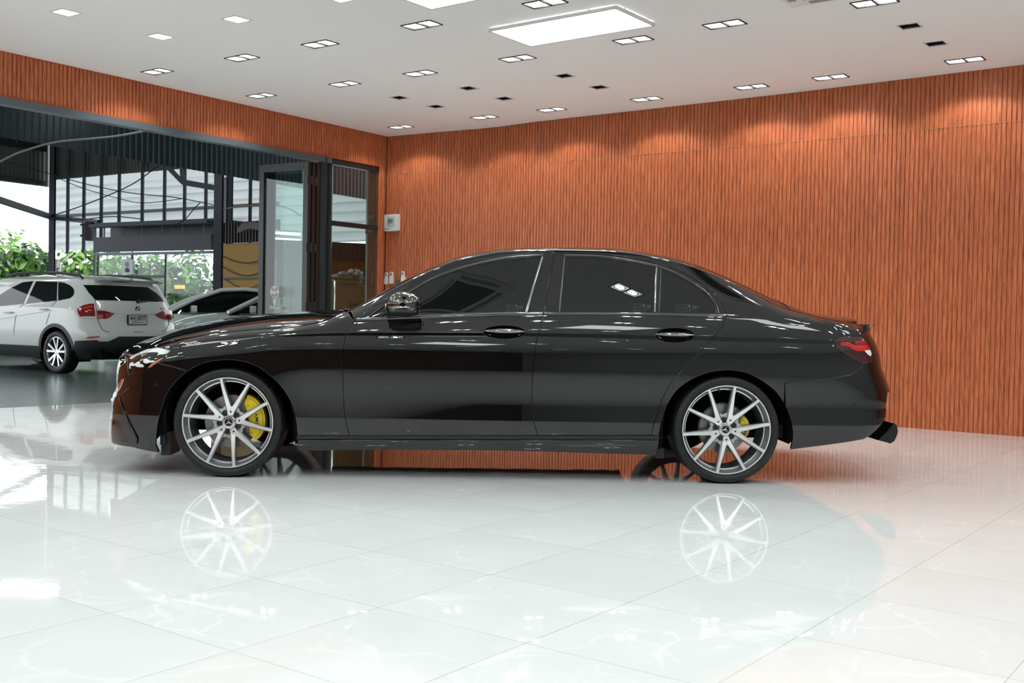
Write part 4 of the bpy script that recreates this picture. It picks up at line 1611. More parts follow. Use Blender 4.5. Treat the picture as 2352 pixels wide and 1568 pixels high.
# exhaust / diffuser tip
ex = MB()
e_pts = [(2000, 1005.5), (2020, 987), (2036, 967.5), (2042.5, 971), (2045, 985), (2043, 995), (2037, 1007.4), (2028, 1013), (2014, 1009)]
q = [loc(px, py, -.62) for px, py in e_pts]
ex.prism([(a, b) for a, b in q], -.74, -.48, 'y')
obj('exhaust_tip', ex, mat('exhaust_black', (0.02, 0.021, 0.022), 0.12, 0.6), CAR)

# ---- door mirror ----
mo = [(884, 697), (889, 689.5), (895.5, 680.6), (905.7, 674), (917, 670), (930.6, 669.8), (946.5, 673), (959, 680), (965, 687.6), (967, 698), (966, 707), (964.4, 717.6), (958, 723), (940, 726.5), (914.6, 726.5), (895.5, 723), (888, 715), (884, 706)]
ym = -1.02
mq = [loc(px, py, ym) for px, py in smooth_line(mo + [mo[0]], 4)[:-1]]
mc = (sum(p[0] for p in mq) / len(mq), sum(p[1] for p in mq) / len(mq))
mb = MB()
rows = []
for k in range(13):
    t = -1 + 2 * k / 12
    sc = max(.03, (1 - abs(t) ** 2.4)) ** .5
    yy = ym + .10 * t
    # shape tapers towards the glass side (rear)
    rows.append([(mc[0] + (p[0] - mc[0]) * (sc if t < 0 else .55 + .45 * sc) , yy, mc[1] + (p[1] - mc[1]) * (sc if t < 0 else .6 + .4 * sc)) for p in mq])
n = len(mq)
mb.grid(lambda i, j: rows[i][j % n], 13, n + 1)
mb.add(rows[-1], [tuple(range(n))])
mb.add(rows[0], [tuple(range(n))])
M_MIR = mat('mirror_cap_dark_chrome', (0.17, 0.16, 0.155), 0.05, 1.0)
MIR = obj('door_mirror', mb, [M_MIR], FD, smooth=True, angle=60)
mb = MB()
zsplit = loc(925, 705, ym)[1]
lo = [p for p in mq]
mb2 = MB()
rows = []
for k in range(9):
    t = -1 + 2 * k / 8
    sc = max(.03, (1 - abs(t) ** 2.4)) ** .5 * 1.012
    rows.append([(mc[0] + (p[0] - mc[0]) * sc, ym + .101 * t, min(mc[1] + (p[1] - mc[1]) * sc, zsplit - .012)) for p in mq])
mb2.grid(lambda i, j: rows[i][j % n], 9, n + 1)
obj('mirror_lower_shell', mb2, M_PAINT, MIR, smooth=True, angle=40)
mb2 = MB()
a, b = loc(886, 707, ym - .1), loc(960, 703.5, ym - .1)
mb2.tube([(a[0] + (b[0] - a[0]) * t, ym - .085 * math.sin(PI * (.12 + .76 * t)) - .012, a[1] + (b[1] - a[1]) * t) for t in np.linspace(0.03, 1, 14)], .006, 8)
obj('turn_signal_strip', mb2, mat('signal_strip', (0.4, 0.38, 0.36), 0.1, .6), MIR, smooth=True)
mb2 = MB()
x0, z0 = loc(905, 727, -.92)
mb2.bar((x0, -.83, z0 + .005), (x0 + .02, -1.0, z0 + .03), .10, .035)
obj('mirror_arm', mb2, M_GLOSSB, MIR)
mb2 = MB()
gx = max(p[0] for p in mq)
mb2.sphere((gx - .008, ym + .02, mc[1]), (.004, .085, .062), 20, 10)
obj('mirror_glass', mb2, M_CHROME, MIR, smooth=True)

# ---- wheels ----
RT, RR, TW = .322, .2655, .25


def text_ring(mb, s, size, r0, ang, y, mi, flip=False, bold=0.0, lw=1.0):
    """lettering bent round a circle in the wheel plane; ang = centre angle (deg), reads clockwise from outside"""
    V, Fc = text_mesh(s, size, bold)
    vs = []
    for u, v in V:
        a = math.radians(ang) - (u * lw) / r0
        vs.append(((r0 + v) * math.cos(a), y, (r0 + v) * math.sin(a)))
    mb.add(vs, Fc, mi)


M_RIMF = mat('machined_alloy', (0.90, 0.90, 0.90), 0.42, 1.0)
M_RIMG = mat('grey_alloy', (0.50, 0.53, 0.545), 0.40, 0.8)
M_RIMD = mat('alloy_barrel', (0.26, 0.29, 0.30), 0.42, 0.7)
M_DISC = mat('brake_disc_steel', (0.30, 0.28, 0.26), 0.35, 0.9)
M_YEL = mat('caliper_yellow', srgb(250, 218, 0), 0.35, coat=.4)


def make_wheel(name, cx_, cyy, czz, ang0, near, front):
    """cyy = outer face plane; wheel axis along car y; outer side faces -y for near wheels"""
    w_ = bpy.data.objects.new('tmp', None)
    t = MB()
    n = 240
    prof = [(.262, .012), (.268, .006), (.278, -.002), (.292, -.007), (.304, -.007), (.3125, -.001), (.3185, .014), (.3215, .03), (.322, .06), (.322, TW - .06), (.3215, TW - .03), (.312, TW), (.29, TW + .006), (.262, TW - .01)]
    vs = []
    for i, (r, h) in enumerate(prof):
        for k in range(n):
            a = 2 * PI * k / n
            rr = r
            hh = h
            if i in (6, 7) and k % 4 == 0:
                rr -= .006; hh += .002
            if i in (6, 7) and k % 4 in (1,):
                rr -= .0015
            vs.append((rr * math.cos(a), h, rr * math.sin(a)))
    fs = []
    for i in range(len(prof) - 1):
        for k in range(n):
            k2 = (k + 1) % n
            fs.append((i * n + k, i * n + k2, (i + 1) * n + k2, (i + 1) * n + k))
    t.add(vs, fs, 0)
    # raised rings on the sidewall
    t.lathe([(.2735, -.0004), (.2738, -.0014), (.2748, -.0018), (.2752, -.0012)], 96, 'y', 0)
    if near:
        text_ring(t, 'MICHELIN', .022, .297, 139 if front else 330, -.0078, 1, bold=.0004, lw=1.15)
        text_ring(t, 'MICHELIN', .020, .297, 319 if front else 150, -.0078, 1, lw=1.1)
    tyre = obj('wheel', t, [M_RUB, mat('tyre_lettering', (0.035, 0.037, 0.037), 0.4)], CAR, smooth=True, angle=40)
    tyre.location = (cx_, cyy, czz)
    if not near:
        tyre.rotation_euler = (0, 0, PI)
    # rim
    r = MB()
    r.lathe([(.2655, .016), (.2668, .004), (.2655, .0005), (.2595, .0005), (.2575, .004), (.256, .010)], 120, 'y', 0)
    r.lathe([(.256, .010), (.2535, .018), (.2535, .026)], 120, 'y', 1)
    r.lathe([(.2535, .026), (.244, .040), (.243, .055)], 120, 'y', 2)
    r.lathe([(.243, .055), (.237, .056), (.236, .062)], 120, 'y', 0)
    r.lathe([(.236, .062), (.228, .20)], 120, 'y', 2)
    # hub
    r.lathe([(.001, .050), (.040, .050), (.046, .052), (.070, .056), (.078, .066), (.080, .10)], 60, 'y', 1)
    for k in range(5):
        ap = math.radians(ang0 + 72 * k)
        for sg in (-1, 1):
            # arm from the V apex by the hub to the rim
            ra, rb_ = .060, .2590
            aa, ab = ap + sg * math.radians(7.5), ap + sg * math.radians(18.4)
            A = np.array([ra * math.cos(aa), ra * math.sin(aa)])
            B = np.array([rb_ * math.cos(ab), rb_ * math.sin(ab)])
            d = (B - A) / np.linalg.norm(B - A)
            nn_ = np.array([-d[1], d[0]]) * sg        # points away from the V centre line
            secs = []
            for q in range(9):
                s = q / 8
                p = A + (B - A) * s
                wi = .0200 + (.0098 - .0200) * min(1, s * 1.35)     # inner half (towards V centre)
                wo = .0125 + (.0085 - .0125) * s
                yf = .036 * (1 - s) ** 1.4 + .0015
                dep = .034 + .016 * (1 - s)
                ch = .0045 + .009 * (1 - s)
                secs.append([(p - nn_ * wi, yf + dep), (p - nn_ * wi, yf + .004), (p - nn_ * (wi - .003), yf), (p + nn_ * (wo - .003), yf), (p + nn_ * (wo + ch * .45), yf + ch), (p + nn_ * (wo + ch * .7), yf + dep)])
            o = len(r.v)
            r.v.extend([(c[0][0], c[1], c[0][1]) for sc in secs for c in sc])
            for q in range(8):
                for j in range(5):
                    r.f.append((o + q * 6 + j, o + q * 6 + j + 1, o + (q + 1) * 6 + j + 1, o + (q + 1) * 6 + j))
                    r.mi.append(0 if j == 2 else (1 if j in (1, 3) else 2))
            r.f.append(tuple(o + j for j in range(6))); r.mi.append(1)
        # apex plate with its small bore
        c_, s_ = math.cos(ap), math.sin(ap)
        pl = [(.040, -.013), (.050, -.019), (.092, -.024), (.096, 0), (.092, .024), (.050, .019), (.040, .013)]
        top = [(u * c_ - v * s_, .0375 - (u - .04) * .11, u * s_ + v * c_) for u, v in pl]
        bot = [(x, y + .03, z) for x, y, z in top]
        r.add(top + bot, [tuple(range(7)), tuple(range(13, 6, -1))] + [(i, i + 7, (i + 1) % 7 + 7, (i + 1) % 7) for i in range(7)], 0)
        # grey web between neighbouring Vs, around the bolt
        am = ap + math.radians(36)
        c_, s_ = math.cos(am), math.sin(am)
        pl = [(.030, -.02), (.060, -.034), (.098, -.030), (.094, -.012), (.088, 0), (.094, .012), (.098, .030), (.060, .034), (.030, .02)]
        top = [(u * c_ - v * s_, .048 - max(0, u - .06) * .15, u * s_ + v * c_) for u, v in pl]
        bot = [(x, y + .03, z) for x, y, z in top]
        nn2 = len(pl)
        r.add(top + bot, [tuple(range(nn2)), tuple(range(2 * nn2 - 1, nn2 - 1, -1))] + [(i, i + nn2, (i + 1) % nn2 + nn2, (i + 1) % nn2) for i in range(nn2)], 1)
    obj('rim', r, [M_RIMF, M_RIMG, M_RIMD], tyre, smooth=True, angle=30)
    if near:
        for k in range(5):
            ap = math.radians(ang0 + 72 * k)
            b_ = MB()
            b_.lathe([(.0055, .0325), (.0055, .031), (.0001, .031)], 16, 'y', 0, Matrix.Translation((.062 * math.cos(ap), .003, .062 * math.sin(ap))))
            obj('spoke_bore', b_, M_BLACK, tyre)
            am = ap + math.radians(36)
            b_ = MB()
            b_.lathe([(.0165, .052), (.0165, .037), (.0145, .034), (.009, .034), (.008, .038), (.0001, .038)], 20, 'y', 0, Matrix.Translation((.0575 * math.cos(am), 0, .0575 * math.sin(am))))
            obj('lug_bolt', b_, mat('bolt_black', (0.012, 0.012, 0.014), 0.35), tyre, smooth=True, angle=40)
        hc = MB()
        hc.lathe([(.0385, .052), (.0385, .031), (.036, .029), (.0255, .028), (.0250, .026), (.0232, .026), (.0226, .028)], 48, 'y', 0)
        hc.lathe([(.0226, .028), (.0001, .028)], 48, 'y', 1)
        for k in range(3):
            a = math.radians(ang0 + 12 + 120 * k)
            tip = (.0225 * math.cos(a), .0268, .0225 * math.sin(a))
            for sg in (-1, 1):
                e = (.0042 * math.cos(a + sg * PI / 3), .0268, .0042 * math.sin(a + sg * PI / 3))
                hc.add([(0, .0252, 0), tip, e], [(0, 1, 2)], 0)
        for k in range(15):
            a = 2 * PI * k / 15
            hc.box((.031 * math.cos(a), .0278, .031 * math.sin(a)), (.0035, .001, .0035), 2)
        obj('hub_cap', hc, [mat('hub_silver', (0.72, 0.72, 0.72), 0.2, 1.0), M_GLOSSB, mat('hub_grey', (0.25, .25, .26), 0.4, .5)], tyre, smooth=True, angle=30, fix=False)
        dk = MB()
        R_o = .158 if front else .145
        dk.lathe([(.05, .088), (.085, .088), (.088, .100), (R_o - .002, .100), (R_o, .102), (R_o, .13), (.05, .13)], 72, 'y', 0)
        for k in range(9):
            rr = .095 + k * .007
            dk.lathe([(rr, .0999), (rr + .001, .0996), (rr + .002, .0999)], 72, 'y', 0)
        obj('brake_disc', dk, M_DISC, tyre, smooth=True, angle=30)
        cl = MB()
        if front:
            r0, r1, a0, a1, yc0, yc1 = .106, .205, -45, 50, .066, .15
            ac = 8
        else:
            r0, r1, a0, a1, yc0, yc1 = .092, .158, -28, 30, .072, .14
            ac = 4
        pol = []
        for k in range(13):
            s = k / 12
            a = math.radians(a0 + (a1 - a0) * s + ac)
            rr = r1 - .018 * abs(2 * s - 1) ** 3
            pol.append((rr * math.cos(a), rr * math.sin(a)))
        for k in range(13):
            s = 1 - k / 12
            a = math.radians(a0 + (a1 - a0) * s * .92 + (a1 - a0) * .04 + ac)
            rr = r0 + .030 * abs(2 * s - 1) ** 2
            pol.append((rr * math.cos(a), rr * math.sin(a)))
        cl.prism(pol, yc0 + .010, yc1, 'y', 0)
        cxp = sum(p[0] for p in pol) / len(pol); czp = sum(p[1] for p in pol) / len(pol)
        cl.prism([(cxp + (p[0] - cxp) * .80, czp + (p[1] - czp) * .84) for p in pol], yc0, yc0 + .012, 'y', 0)
        for s in (-1, 1):
            a = math.radians(ac + s * (34 if front else 20))
            cl.lathe([(.006, yc0 - .004), (.006, yc0 + .01)], 12, 'y', 1, Matrix.Translation(((r0 + .035) * math.cos(a), 0, (r0 + .035) * math.sin(a))))
        text_ring(cl, 'AMG', .028 if front else .021, r1 - (.046 if front else .026), ac - (2 if front else 8), yc0 - .0012, 1, bold=.0002, lw=1.25)
        obj('brake_caliper', cl, [M_YEL, M_BLACK], tyre, fix=True)
        vst = MB()
        a = math.radians(-41 if front else 100)
        vst.tube([(.243 * math.cos(a), .05, .243 * math.sin(a)), (.225 * math.cos(a), .035, .225 * math.sin(a))], .004, 8)
        obj('valve_stem', vst, M_BLACK, tyre)
    return tyre


fx, fz = loc(522.7, 970, -.905)
rx, rz_ = loc(1669, 990, -.905)
make_wheel('wheel', fx, -.905, RT, 81, True, True)
make_wheel('wheel', rx, -.905, RT, 61.5, True, False)
make_wheel('wheel', fx, .905, RT, 40, False, True)
make_wheel('wheel', rx, .905, RT, 20, False, False)
# ------------------------------------------------------------------ glazing of the opening
M_PANE = glass_mat('pane_glass', (0.86, 0.92, 0.91), 1.5)
M_FRAME = mat('black_aluminium', srgb(30, 34, 36), 0.32)


def lw_s(px, py=600):
    """distance along the left wall of an image column"""
    p = onplane(px, py, LW(0, 0.03), LO)
    return float(np.dot(p - C0, LD))


def lw_z(px, py, o=0.03):
    return float(onplane(px, py, LW(0, o), LO)[2])


s_r, s_m, s_l = lw_s(873), lw_s(757), lw_s(742)
fw = thing('fixed_window', 'tall fixed glazed panel in a black frame with a transom, beside the wood wall corner', 'window', tuple(LW(s_m, 0.03)))
ofs = -Vector(LW(s_m, 0.03))


def W(s, o, z):
    return Vector(LW(s, o, z)) + ofs


zt = lw_z(815, 376)
ztr = lw_z(815, 518)
mb = MB()
mb.bar(W(s_r - .02, .03, 0), W(s_r - .02, .03, ZH - .005), .055, .07)
mb.bar(W(s_m + .02, .03, 0), W(s_m + .02, .03, ZH - .005), .055, .07)
mb.bar(W(s_r, .03, ZH - .045), W(s_m, .03, ZH - .045), .07, .07)
mb.bar(W(s_r, .03, .04), W(s_m, .03, .04), .07, .08)
obj('frame', mb, M_FRAME, fw)
mb = MB()
mb.bar(W(s_r, .03, ztr), W(s_m, .03, ztr), .06, .055)
obj('transom', mb, M_FRAME, fw)
for z0, z1 in ((.08, ztr - .03), (ztr + .03, ZH - .08)):
    mb = MB()
    mb.bar(W(s_r - .05, .035, (z0 + z1) / 2), W(s_m + .05, .035, (z0 + z1) / 2), .006, z1 - z0)
    obj('pane', mb, M_PANE, fw)
# post between fixed panel and folding door
po = MB()
po.bar(LW(s_l + .02, .03, 0), LW(s_l + .02, .03, ZH - .01), .09, .10)
tag(obj('door_post', po, M_FRAME), 'thick black post at which the folded door leaves are hung', 'post')
# folding door: one leaf sticks out, two leaves folded flat against the post
t = thing('folding_door', 'black framed glass folding door, opened outwards with its leaves stacked', 'door', tuple(LW(s_l + .10, .03)))
ofs = -Vector(LW(s_l + .10, .03))
lp0 = atD(711, 371, 12.84)
lp1 = atz(600, 380, lp0[2])
ld = (lp1 - lp0) / np.linalg.norm(lp1 - lp0)
ln = np.array([ld[1], -ld[0], 0])
LL, LH = float(np.linalg.norm(lp1 - lp0)), float(lp0[2])


def leaf(base, u, length, name):
    nn = np.array([u[1], -u[0], 0])

    def Q(a, z, o=0.0):
        return Vector((base[0] + u[0] * a + nn[0] * o, base[1] + u[1] * a + nn[1] * o, z)) + ofs
    f = MB()
    f.bar(Q(.035, .02), Q(.035, LH), .05, .075, up=tuple(u))
    f.bar(Q(length - .035, .02), Q(length - .035, LH), .05, .075, up=tuple(u))
    f.bar(Q(.06, LH - .045), Q(length - .06, LH - .045), .05, .09)
    f.bar(Q(.06, .08), Q(length - .06, .08), .05, .12)
    fo = obj(name, f, M_FRAME, t)
    g = MB()
    g.bar(Q(.06, LH / 2 + .02), Q(length - .06, LH / 2 + .02), .008, LH - .2)
    obj('pane', g, M_PANE, fo)
    return Q, fo


Q, fo = leaf(lp0, ld, LL, 'door_leaf')
for k in (1, 2):
    b0 = lp0 - ln * 0.0 + np.array(LD) * (-.075 * k)
    leaf(b0, ld, LL, 'door_leaf')
hg = MB()
for k in range(3):
    for z in (.35, 1.05, 1.75, 2.55):
        p = Vector(lp0) + Vector(LD) * (-.075 * k + .035) + ofs
        hg.tube([(p.x, p.y, z - .05), (p.x, p.y, z + .05)], .012, 8)
obj('hinge', hg, mat('hinge_dark', srgb(70, 74, 76), 0.3, .7), t)
h = MB()
zz = 1.02
h.bar(Q(LL - .30, zz, .05), Q(LL - .16, zz + .01, .05), .03, .025)
h.sphere(Q(LL - .30, zz, .04), .022, 10, 6)
h.sphere(Q(LL - .16, zz + .01, .04), .022, 10, 6)
obj('handle', h, mat('handle_cream', srgb(205, 202, 180), 0.4), fo)
st = thing('door_sticker', 'round red and white sticker on the folding door glass above the handle', 'sticker', tuple(Q(LL - .24, 1.17, .012) - ofs))
o2 = -(Q(LL - .24, 1.17, .012))
mb = MB()


def disc(c, r, z, mi, o_, a0=0, a1=360, n=20):
    pts = [Q(c, z, o_) + o2] + [Q(c + r * math.cos(math.radians(a0 + (a1 - a0) * i / n)), z + r * math.sin(math.radians(a0 + (a1 - a0) * i / n)), o_) + o2 for i in range(n + 1)]
    mb.add(pts, [(0, i + 1, i + 2) for i in range(n)], mi)


disc(LL - .24, .075, 1.22, 1, .010)
for o_ in (.008, .012):
    disc(LL - .24, .066, 1.22, 0, o_, 25, 70)
    disc(LL - .24, .066, 1.22, 0, o_, 110, 155)
    disc(LL - .24, .066, 1.22, 0, o_, 200, 340)
    disc(LL - .24, .030, 1.22, 1, o_ + math.copysign(.001, o_ - .01), 200, 340)
for z in (1.10, 1.04):
    pass
mb.add([Q(LL - .24 + dx, z, .011) + o2 for dx, z in ((-.03, 1.13), (.03, 1.13), (0.0, 1.03))], [(0, 1, 2)], 1)
mb.add([Q(LL - .24 + dx, z, .012) + o2 for dx, z in ((-.012, 1.13), (.012, 1.13), (0.0, 1.07))], [(0, 1, 2)], 0)
obj('print', mb, [mat('sticker_red', srgb(196, 30, 34), 0.4), mat('sticker_white', srgb(225, 225, 222), 0.4)], st, fix=False)

# ------------------------------------------------------------------ yard outside
gd = MB()
gp = [LW(-14, .40), LW(-14, 60), LW(50, 60), LW(50, .40)]
gd.add([(p[0], p[1], -.006) for p in gp], [(0, 1, 2, 3)])
struct(obj('floor_yard', gd, M_CONC))
M_STEEL = mat('structure_steel', srgb(44, 50, 62), 0.45)
M_CORR = mat('corrugated_teal', srgb(42, 56, 62), 0.3, .35)
M_OLIVE = mat('corrugated_grey', srgb(112, 118, 112), 0.55)


def corrugated(mb, a, b, z0, z1, period, depth, nrmv, slope=0.0, horizontal=False):
    """trapezoid-ribbed sheet between ground points a, b"""
    a, b = np.array(a[:2], float), np.array(b[:2], float)
    L_ = np.linalg.norm(b - a)
    n = max(1, int(L_ / period))
    prof = [(0, 0), (.30, 0), (.42, 1), (.58, 1), (.70, 0)]
    cols = [(i + u, d) for i in range(n) for u, d in prof] + [(n, 0)]
    vs, fs = [], []
    for u, d in cols:
        p = a + (b - a) * (u / n)
        p = p + np.array(nrmv[:2]) * d * depth
        vs += [(p[0], p[1], z0), (p[0], p[1], z1 + slope * u / n)]
    for i in range(len(cols) - 1):
        fs.append((2 * i, 2 * i + 2, 2 * i + 3, 2 * i + 1))
    mb.add(vs, fs)


# dark sheet hanging under the workshop roof, just outside
v0 = atD(-60, 304.5, 14.6)
v1 = atz(846, 459, v0[2])
vd = (v1 - v0) / np.linalg.norm(v1 - v0)
vn = np.array([vd[1], -vd[0], 0])
mb = MB()
corrugated(mb, v0 - vd * 4, v1 + vd * 3.5, v0[2], v0[2] + 3.6, .115, .022, vn)
tag(obj('sheet_valance', mb, M_CORR, smooth=False, fix=False), 'dark teal corrugated metal sheet hanging below the workshop roof', 'metal sheet')

# workshop roof keeps the yard in shade
rf = MB()
rp = [LW(-14, .3), LW(-14, 24), LW(9.5, 17), LW(40, 17), LW(40, .3)]
rp = [LW(-14, .3), LW(-14, 18), LW(40, 18), LW(40, .3)]
rf.add([(p[0], p[1], 7.2) for p in rp] + [(p[0], p[1], 7.3) for p in rp], [(0, 1, 2, 3), (7, 6, 5, 4), (0, 4, 5, 1), (1, 5, 6, 2), (2, 6, 7, 3), (3, 7, 4, 0)])
struct(obj('ceiling_workshop', rf, mat('roof_sheet', srgb(120, 126, 126), 0.6)))
# outer face of the showroom towards the yard, above the opening
up = MB()
up.bar(LW(40, .28, 5.3), LW(-14, .28, 5.3), .1, 3.9)
up.bar(LW(40, .28, 1.8), LW(13.0, .28, 1.8), .1, 3.6)
up.bar(LW(-.2, .28, 1.8), LW(-14, .28, 1.8), .1, 3.6)
struct(obj('wall_showroom_outer', up, mat('outer_render', srgb(130, 126, 118), 0.8)))

# louvred translucent end wall (runs like the back wall), with studs and rails
lt = atD(412, 388.5, 27.0)
ltl = atz(121, 413.8, lt[2])
lvd = (lt - ltl) / np.linalg.norm(lt - ltl)
lvn = np.array([lvd[1], -lvd[0], 0])         # towards the viewer
if np.dot(lvn, CAMP - lt) < 0:
    lvn = -lvn


def onlv(px, py, off=0.0):
    return onplane(px, py, lt + lvn * off, lvn)


zl1 = float(lt[2])
zl0 = float(onlv(160, 574)[2])
LVT = mat('translucent_sheet', (0.62, 0.66, 0.66), 0.45)
_n = LVT.node_tree
_tr = _n.nodes.new('ShaderNodeBsdfTranslucent')
_tr.inputs['Color'].default_value = (0.80, 0.86, 0.87, 1)
_ms = _n.nodes.new('ShaderNodeMixShader')
_ms.inputs[0].default_value = 0.55
_n.links.new(_n.nodes['Principled BSDF'].outputs[0], _ms.inputs[1])
_n.links.new(_tr.outputs[0], _ms.inputs[2])
_n.links.new(_ms.outputs[0], _n.nodes['Material Output'].inputs['Surface'])
ev = thing('louvre_wall', 'pale translucent louvred end wall of the workshop with dark steel studs', 'wall', tuple(ltl * np.array([1, 1, 0])))
eo = -Vector(ltl * np.array([1, 1, 0]))
mb = MB()
A = ltl + lvd * .05
Bq = onlv(900, 450)
per = .215
nz = int((zl1 - zl0) / per)
vs, fs = [], []
prof = []
for i in range(nz):
    for u, d in ((0, 0.0), (.12, .05), (.5, .075), (.88, .03), (.97, -.01)):
        prof.append((zl0 + (i + u) * per, d))
prof.append((zl1, 0))
for z, d in prof:
    for p in (A, Bq):
        q = np.array([p[0], p[1], 0]) + lvn * d
        vs.append(Vector((q[0], q[1], z)) + eo)
for i in range(len(prof) - 1):
    fs.append((2 * i, 2 * i + 1, 2 * i + 3, 2 * i + 2))
mb.add(vs, fs)
obj('louvre_sheet', mb, LVT, ev, fix=False)
for px in (156, 193, 233, 274, 327, 378, 424, 473, 575, 630):
    mb = MB()
    p = onlv(px, 460, .16)
    mb.bar(Vector((p[0], p[1], zl0 - .1)) + eo, Vector((p[0], p[1], zl1 + 2.6)) + eo, .07, .07)
    obj('stud', mb, M_STEEL, ev)
for (x0, y0, x1, y1) in ((123, 497, 640, 468.5),):
    mb = MB()
    p, q = onlv(x0, y0, .14), onlv(x1, y1, .14)
    q[2] = p[2]
    mb.bar(Vector(p) + eo, Vector(q) + eo, .05, .08)
    obj('rail', mb, mat('rail_grey', srgb(120, 130, 152), 0.5), ev)
mb = MB()
corrugated(mb, np.array(A) + np.array(eo), np.array(Bq) + np.array(eo), zl1, zl1 + 2.7, .12, .03, lvn)
obj('upper_sheet', mb, M_OLIVE, ev, fix=False)

# open long side: upper sheet above daylight
us0 = onlv(112, 430, .0)
uz = float(us0[2])
us1 = atz(-40, 411, uz)
ud = (us1 - us0) / np.linalg.norm(us1 - us0)
un = np.array([-ud[1], ud[0], 0])
sw = thing('side_wall_sheet', 'dark corrugated sheet above the open bright side of the workshop', 'wall', (us0[0], us0[1], 0))
so = -Vector((us0[0], us0[1], 0))
mb = MB()
corrugated(mb, np.array(us0) + np.array(so), np.array(us0 + ud * 12) + np.array(so), uz, uz + 3.4, .12, .03, un)
obj('sheet', mb, M_OLIVE, sw, fix=False)
mb = MB()
for dz, tk in ((.08, .12), (1.05, .22), (2.2, .12)):
    p0 = Vector(us0) + so
    p1 = Vector(us0 + ud * 12) + so
    pd = Vector(np.array([-0.0, -0.25, 0]))
    mb.bar((p0.x, p0.y - .2, uz + dz), (p1.x, p1.y - .2, uz + dz), .12, tk)
for k in range(8):
    p = Vector(us0 + ud * (.9 + 1.25 * k)) + so
    mb.bar((p.x, p.y - .22, uz + 1.05), (p.x, p.y - .22, uz + 3.3), .10, .10)
    p2 = Vector(us0 + ud * (.9 + 1.25 * (k + 1))) + so
    mb.bar((p.x, p.y - .22, uz + 2.2), (p2.x, p2.y - .22, uz + 1.05), .06, .06)
obj('truss', mb, M_STEEL, sw)


def column(label, px0, px1, y_top, D, w=None, ztop=None, group=None):
    c = atD((px0 + px1) / 2, 600, D)
    wd_ = w or (px1 - px0) / F * D
    z1 = ztop or float(atD((px0 + px1) / 2, y_top, D)[2])
    mb = MB()
    # H-section steel column
    mb.box((0, -wd_ * .46, z1 / 2), (wd_, wd_ * .10, z1))
    mb.box((0, wd_ * .46, z1 / 2), (wd_, wd_ * .10, z1))
    mb.box((0, 0, z1 / 2), (wd_ * .25, wd_ * .9, z1))
    o = obj('steel_column', mb, M_STEEL)
    o.location = (c[0], c[1], -.005)
    return tag(o, label, 'column', group)


Dc = float(us0[1])
column('dark steel corner column between the bright open side and the louvred wall', 113.5, 125, 330, Dc - .4, ztop=7.1)
column('dark steel column left of the ochre board, behind the sedans', 492, 510, 395, 22.0, ztop=7.0)
column('darker steel column right next to the ochre board', 519, 532, 395, 24.9, ztop=7.0)
# long beam across the open side and to the shop unit
bb = MB()
p0, p1 = atD(-60, 479.5, Dc - 6.5), atD(120, 499, Dc - .2)
p0[2] = p1[2]
bb.bar(p0, p1, .12, .14)
p2 = atD(228, 510.5, Dc - 1.5)
bb.bar(p1, p2, .10, .13)
tag(obj('steel_beam', bb, M_STEEL), 'dark horizontal beam crossing the bright open side at mid height', 'beam')
br = MB()
q = [atD(384, 382, 22.1), atD(419, 418, 22.1), atD(492, 431, 22.1)]
br.bar(q[0], q[1], .075, .09); br.bar(q[1], q[2], .09, .11)
br.bar(atD(417, 388, 22.1), atD(420, 418, 22.1), .07, .07)
tag(obj('roof_brace', br, M_STEEL), 'bent dark roof brace in front of the louvred wall', 'beam')
pl_ = MB()
c = atD(516, 460, 24.8)
pl_.box((0, 0, 0), (.075, .05, 1.05))
o = obj('cable_duct', pl_, mat('duct_pale', srgb(150, 160, 172), 0.5)); o.location = tuple(c)
tag(o, 'pale vertical cable duct between the two dark columns', 'duct')
# dark box bracket by the shop corner
mb = MB()
c = atD(206, 531, Dc - 1.6)
mb.box((0, 0, 0), (.17, .2, .50)); mb.box((-.16, 0, .17), (.16, .06, .05)); mb.box((-.16, 0, -.12), (.16, .06, .05))
o = obj('wall_bracket', mb, M_BLACK); o.location = tuple(c)
tag(o, 'small dark bracket box at the upper left corner of the glass office', 'bracket')

# glass-fronted office unit
DU = 25.2
ua, ub = atD(219, 575, DU + 1.6), atD(489, 573, DU - .4)
udir = (ub - ua); udir[2] = 0; ULEN = float(np.linalg.norm(udir)); udir = udir / ULEN
unr = np.array([udir[1], -udir[0], 0])
of = thing('glass_office', 'dark office unit with a glass front under a deep fascia, behind the white cars', 'building', (ua[0], ua[1], -.005))


def OU(s, o, z):
    return Vector((udir[0] * s + unr[0] * o, udir[1] * s + unr[1] * o, z))


zf = [float(onplane(350, y, ua, unr)[2]) for y in (511, 518, 541, 576, 581, 632, 637)]
mb = MB()
mb.bar(OU(0, .05, (zf[0] + zf[1]) / 2), OU(ULEN, .05, (zf[0] + zf[1]) / 2), .3, zf[0] - zf[1])
mb.bar(OU(0, .0, (zf[2] + zf[3]) / 2), OU(ULEN, .0, (zf[2] + zf[3]) / 2), .12, zf[2] - zf[3])
obj('fascia', mb, mat('fascia_navy', srgb(46, 52, 66), 0.5), of)
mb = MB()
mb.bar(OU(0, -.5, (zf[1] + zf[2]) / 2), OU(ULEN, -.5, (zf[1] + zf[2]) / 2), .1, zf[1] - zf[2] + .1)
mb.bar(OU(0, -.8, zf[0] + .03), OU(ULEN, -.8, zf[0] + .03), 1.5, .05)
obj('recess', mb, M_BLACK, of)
for k in range(6):
    mb = MB()
    mb.bar(OU(ULEN * (.05 + .17 * k), -.1, zf[2]), OU(ULEN * (.05 + .17 * k), -.1, zf[1]), .03, .03)
    obj('hanger', mb, mat('rail_grey', srgb(120, 130, 152), 0.5), of)
mb = MB()
mb.bar(OU(0, .03, zf[4]), OU(ULEN, .03, zf[4]), .10, .06)
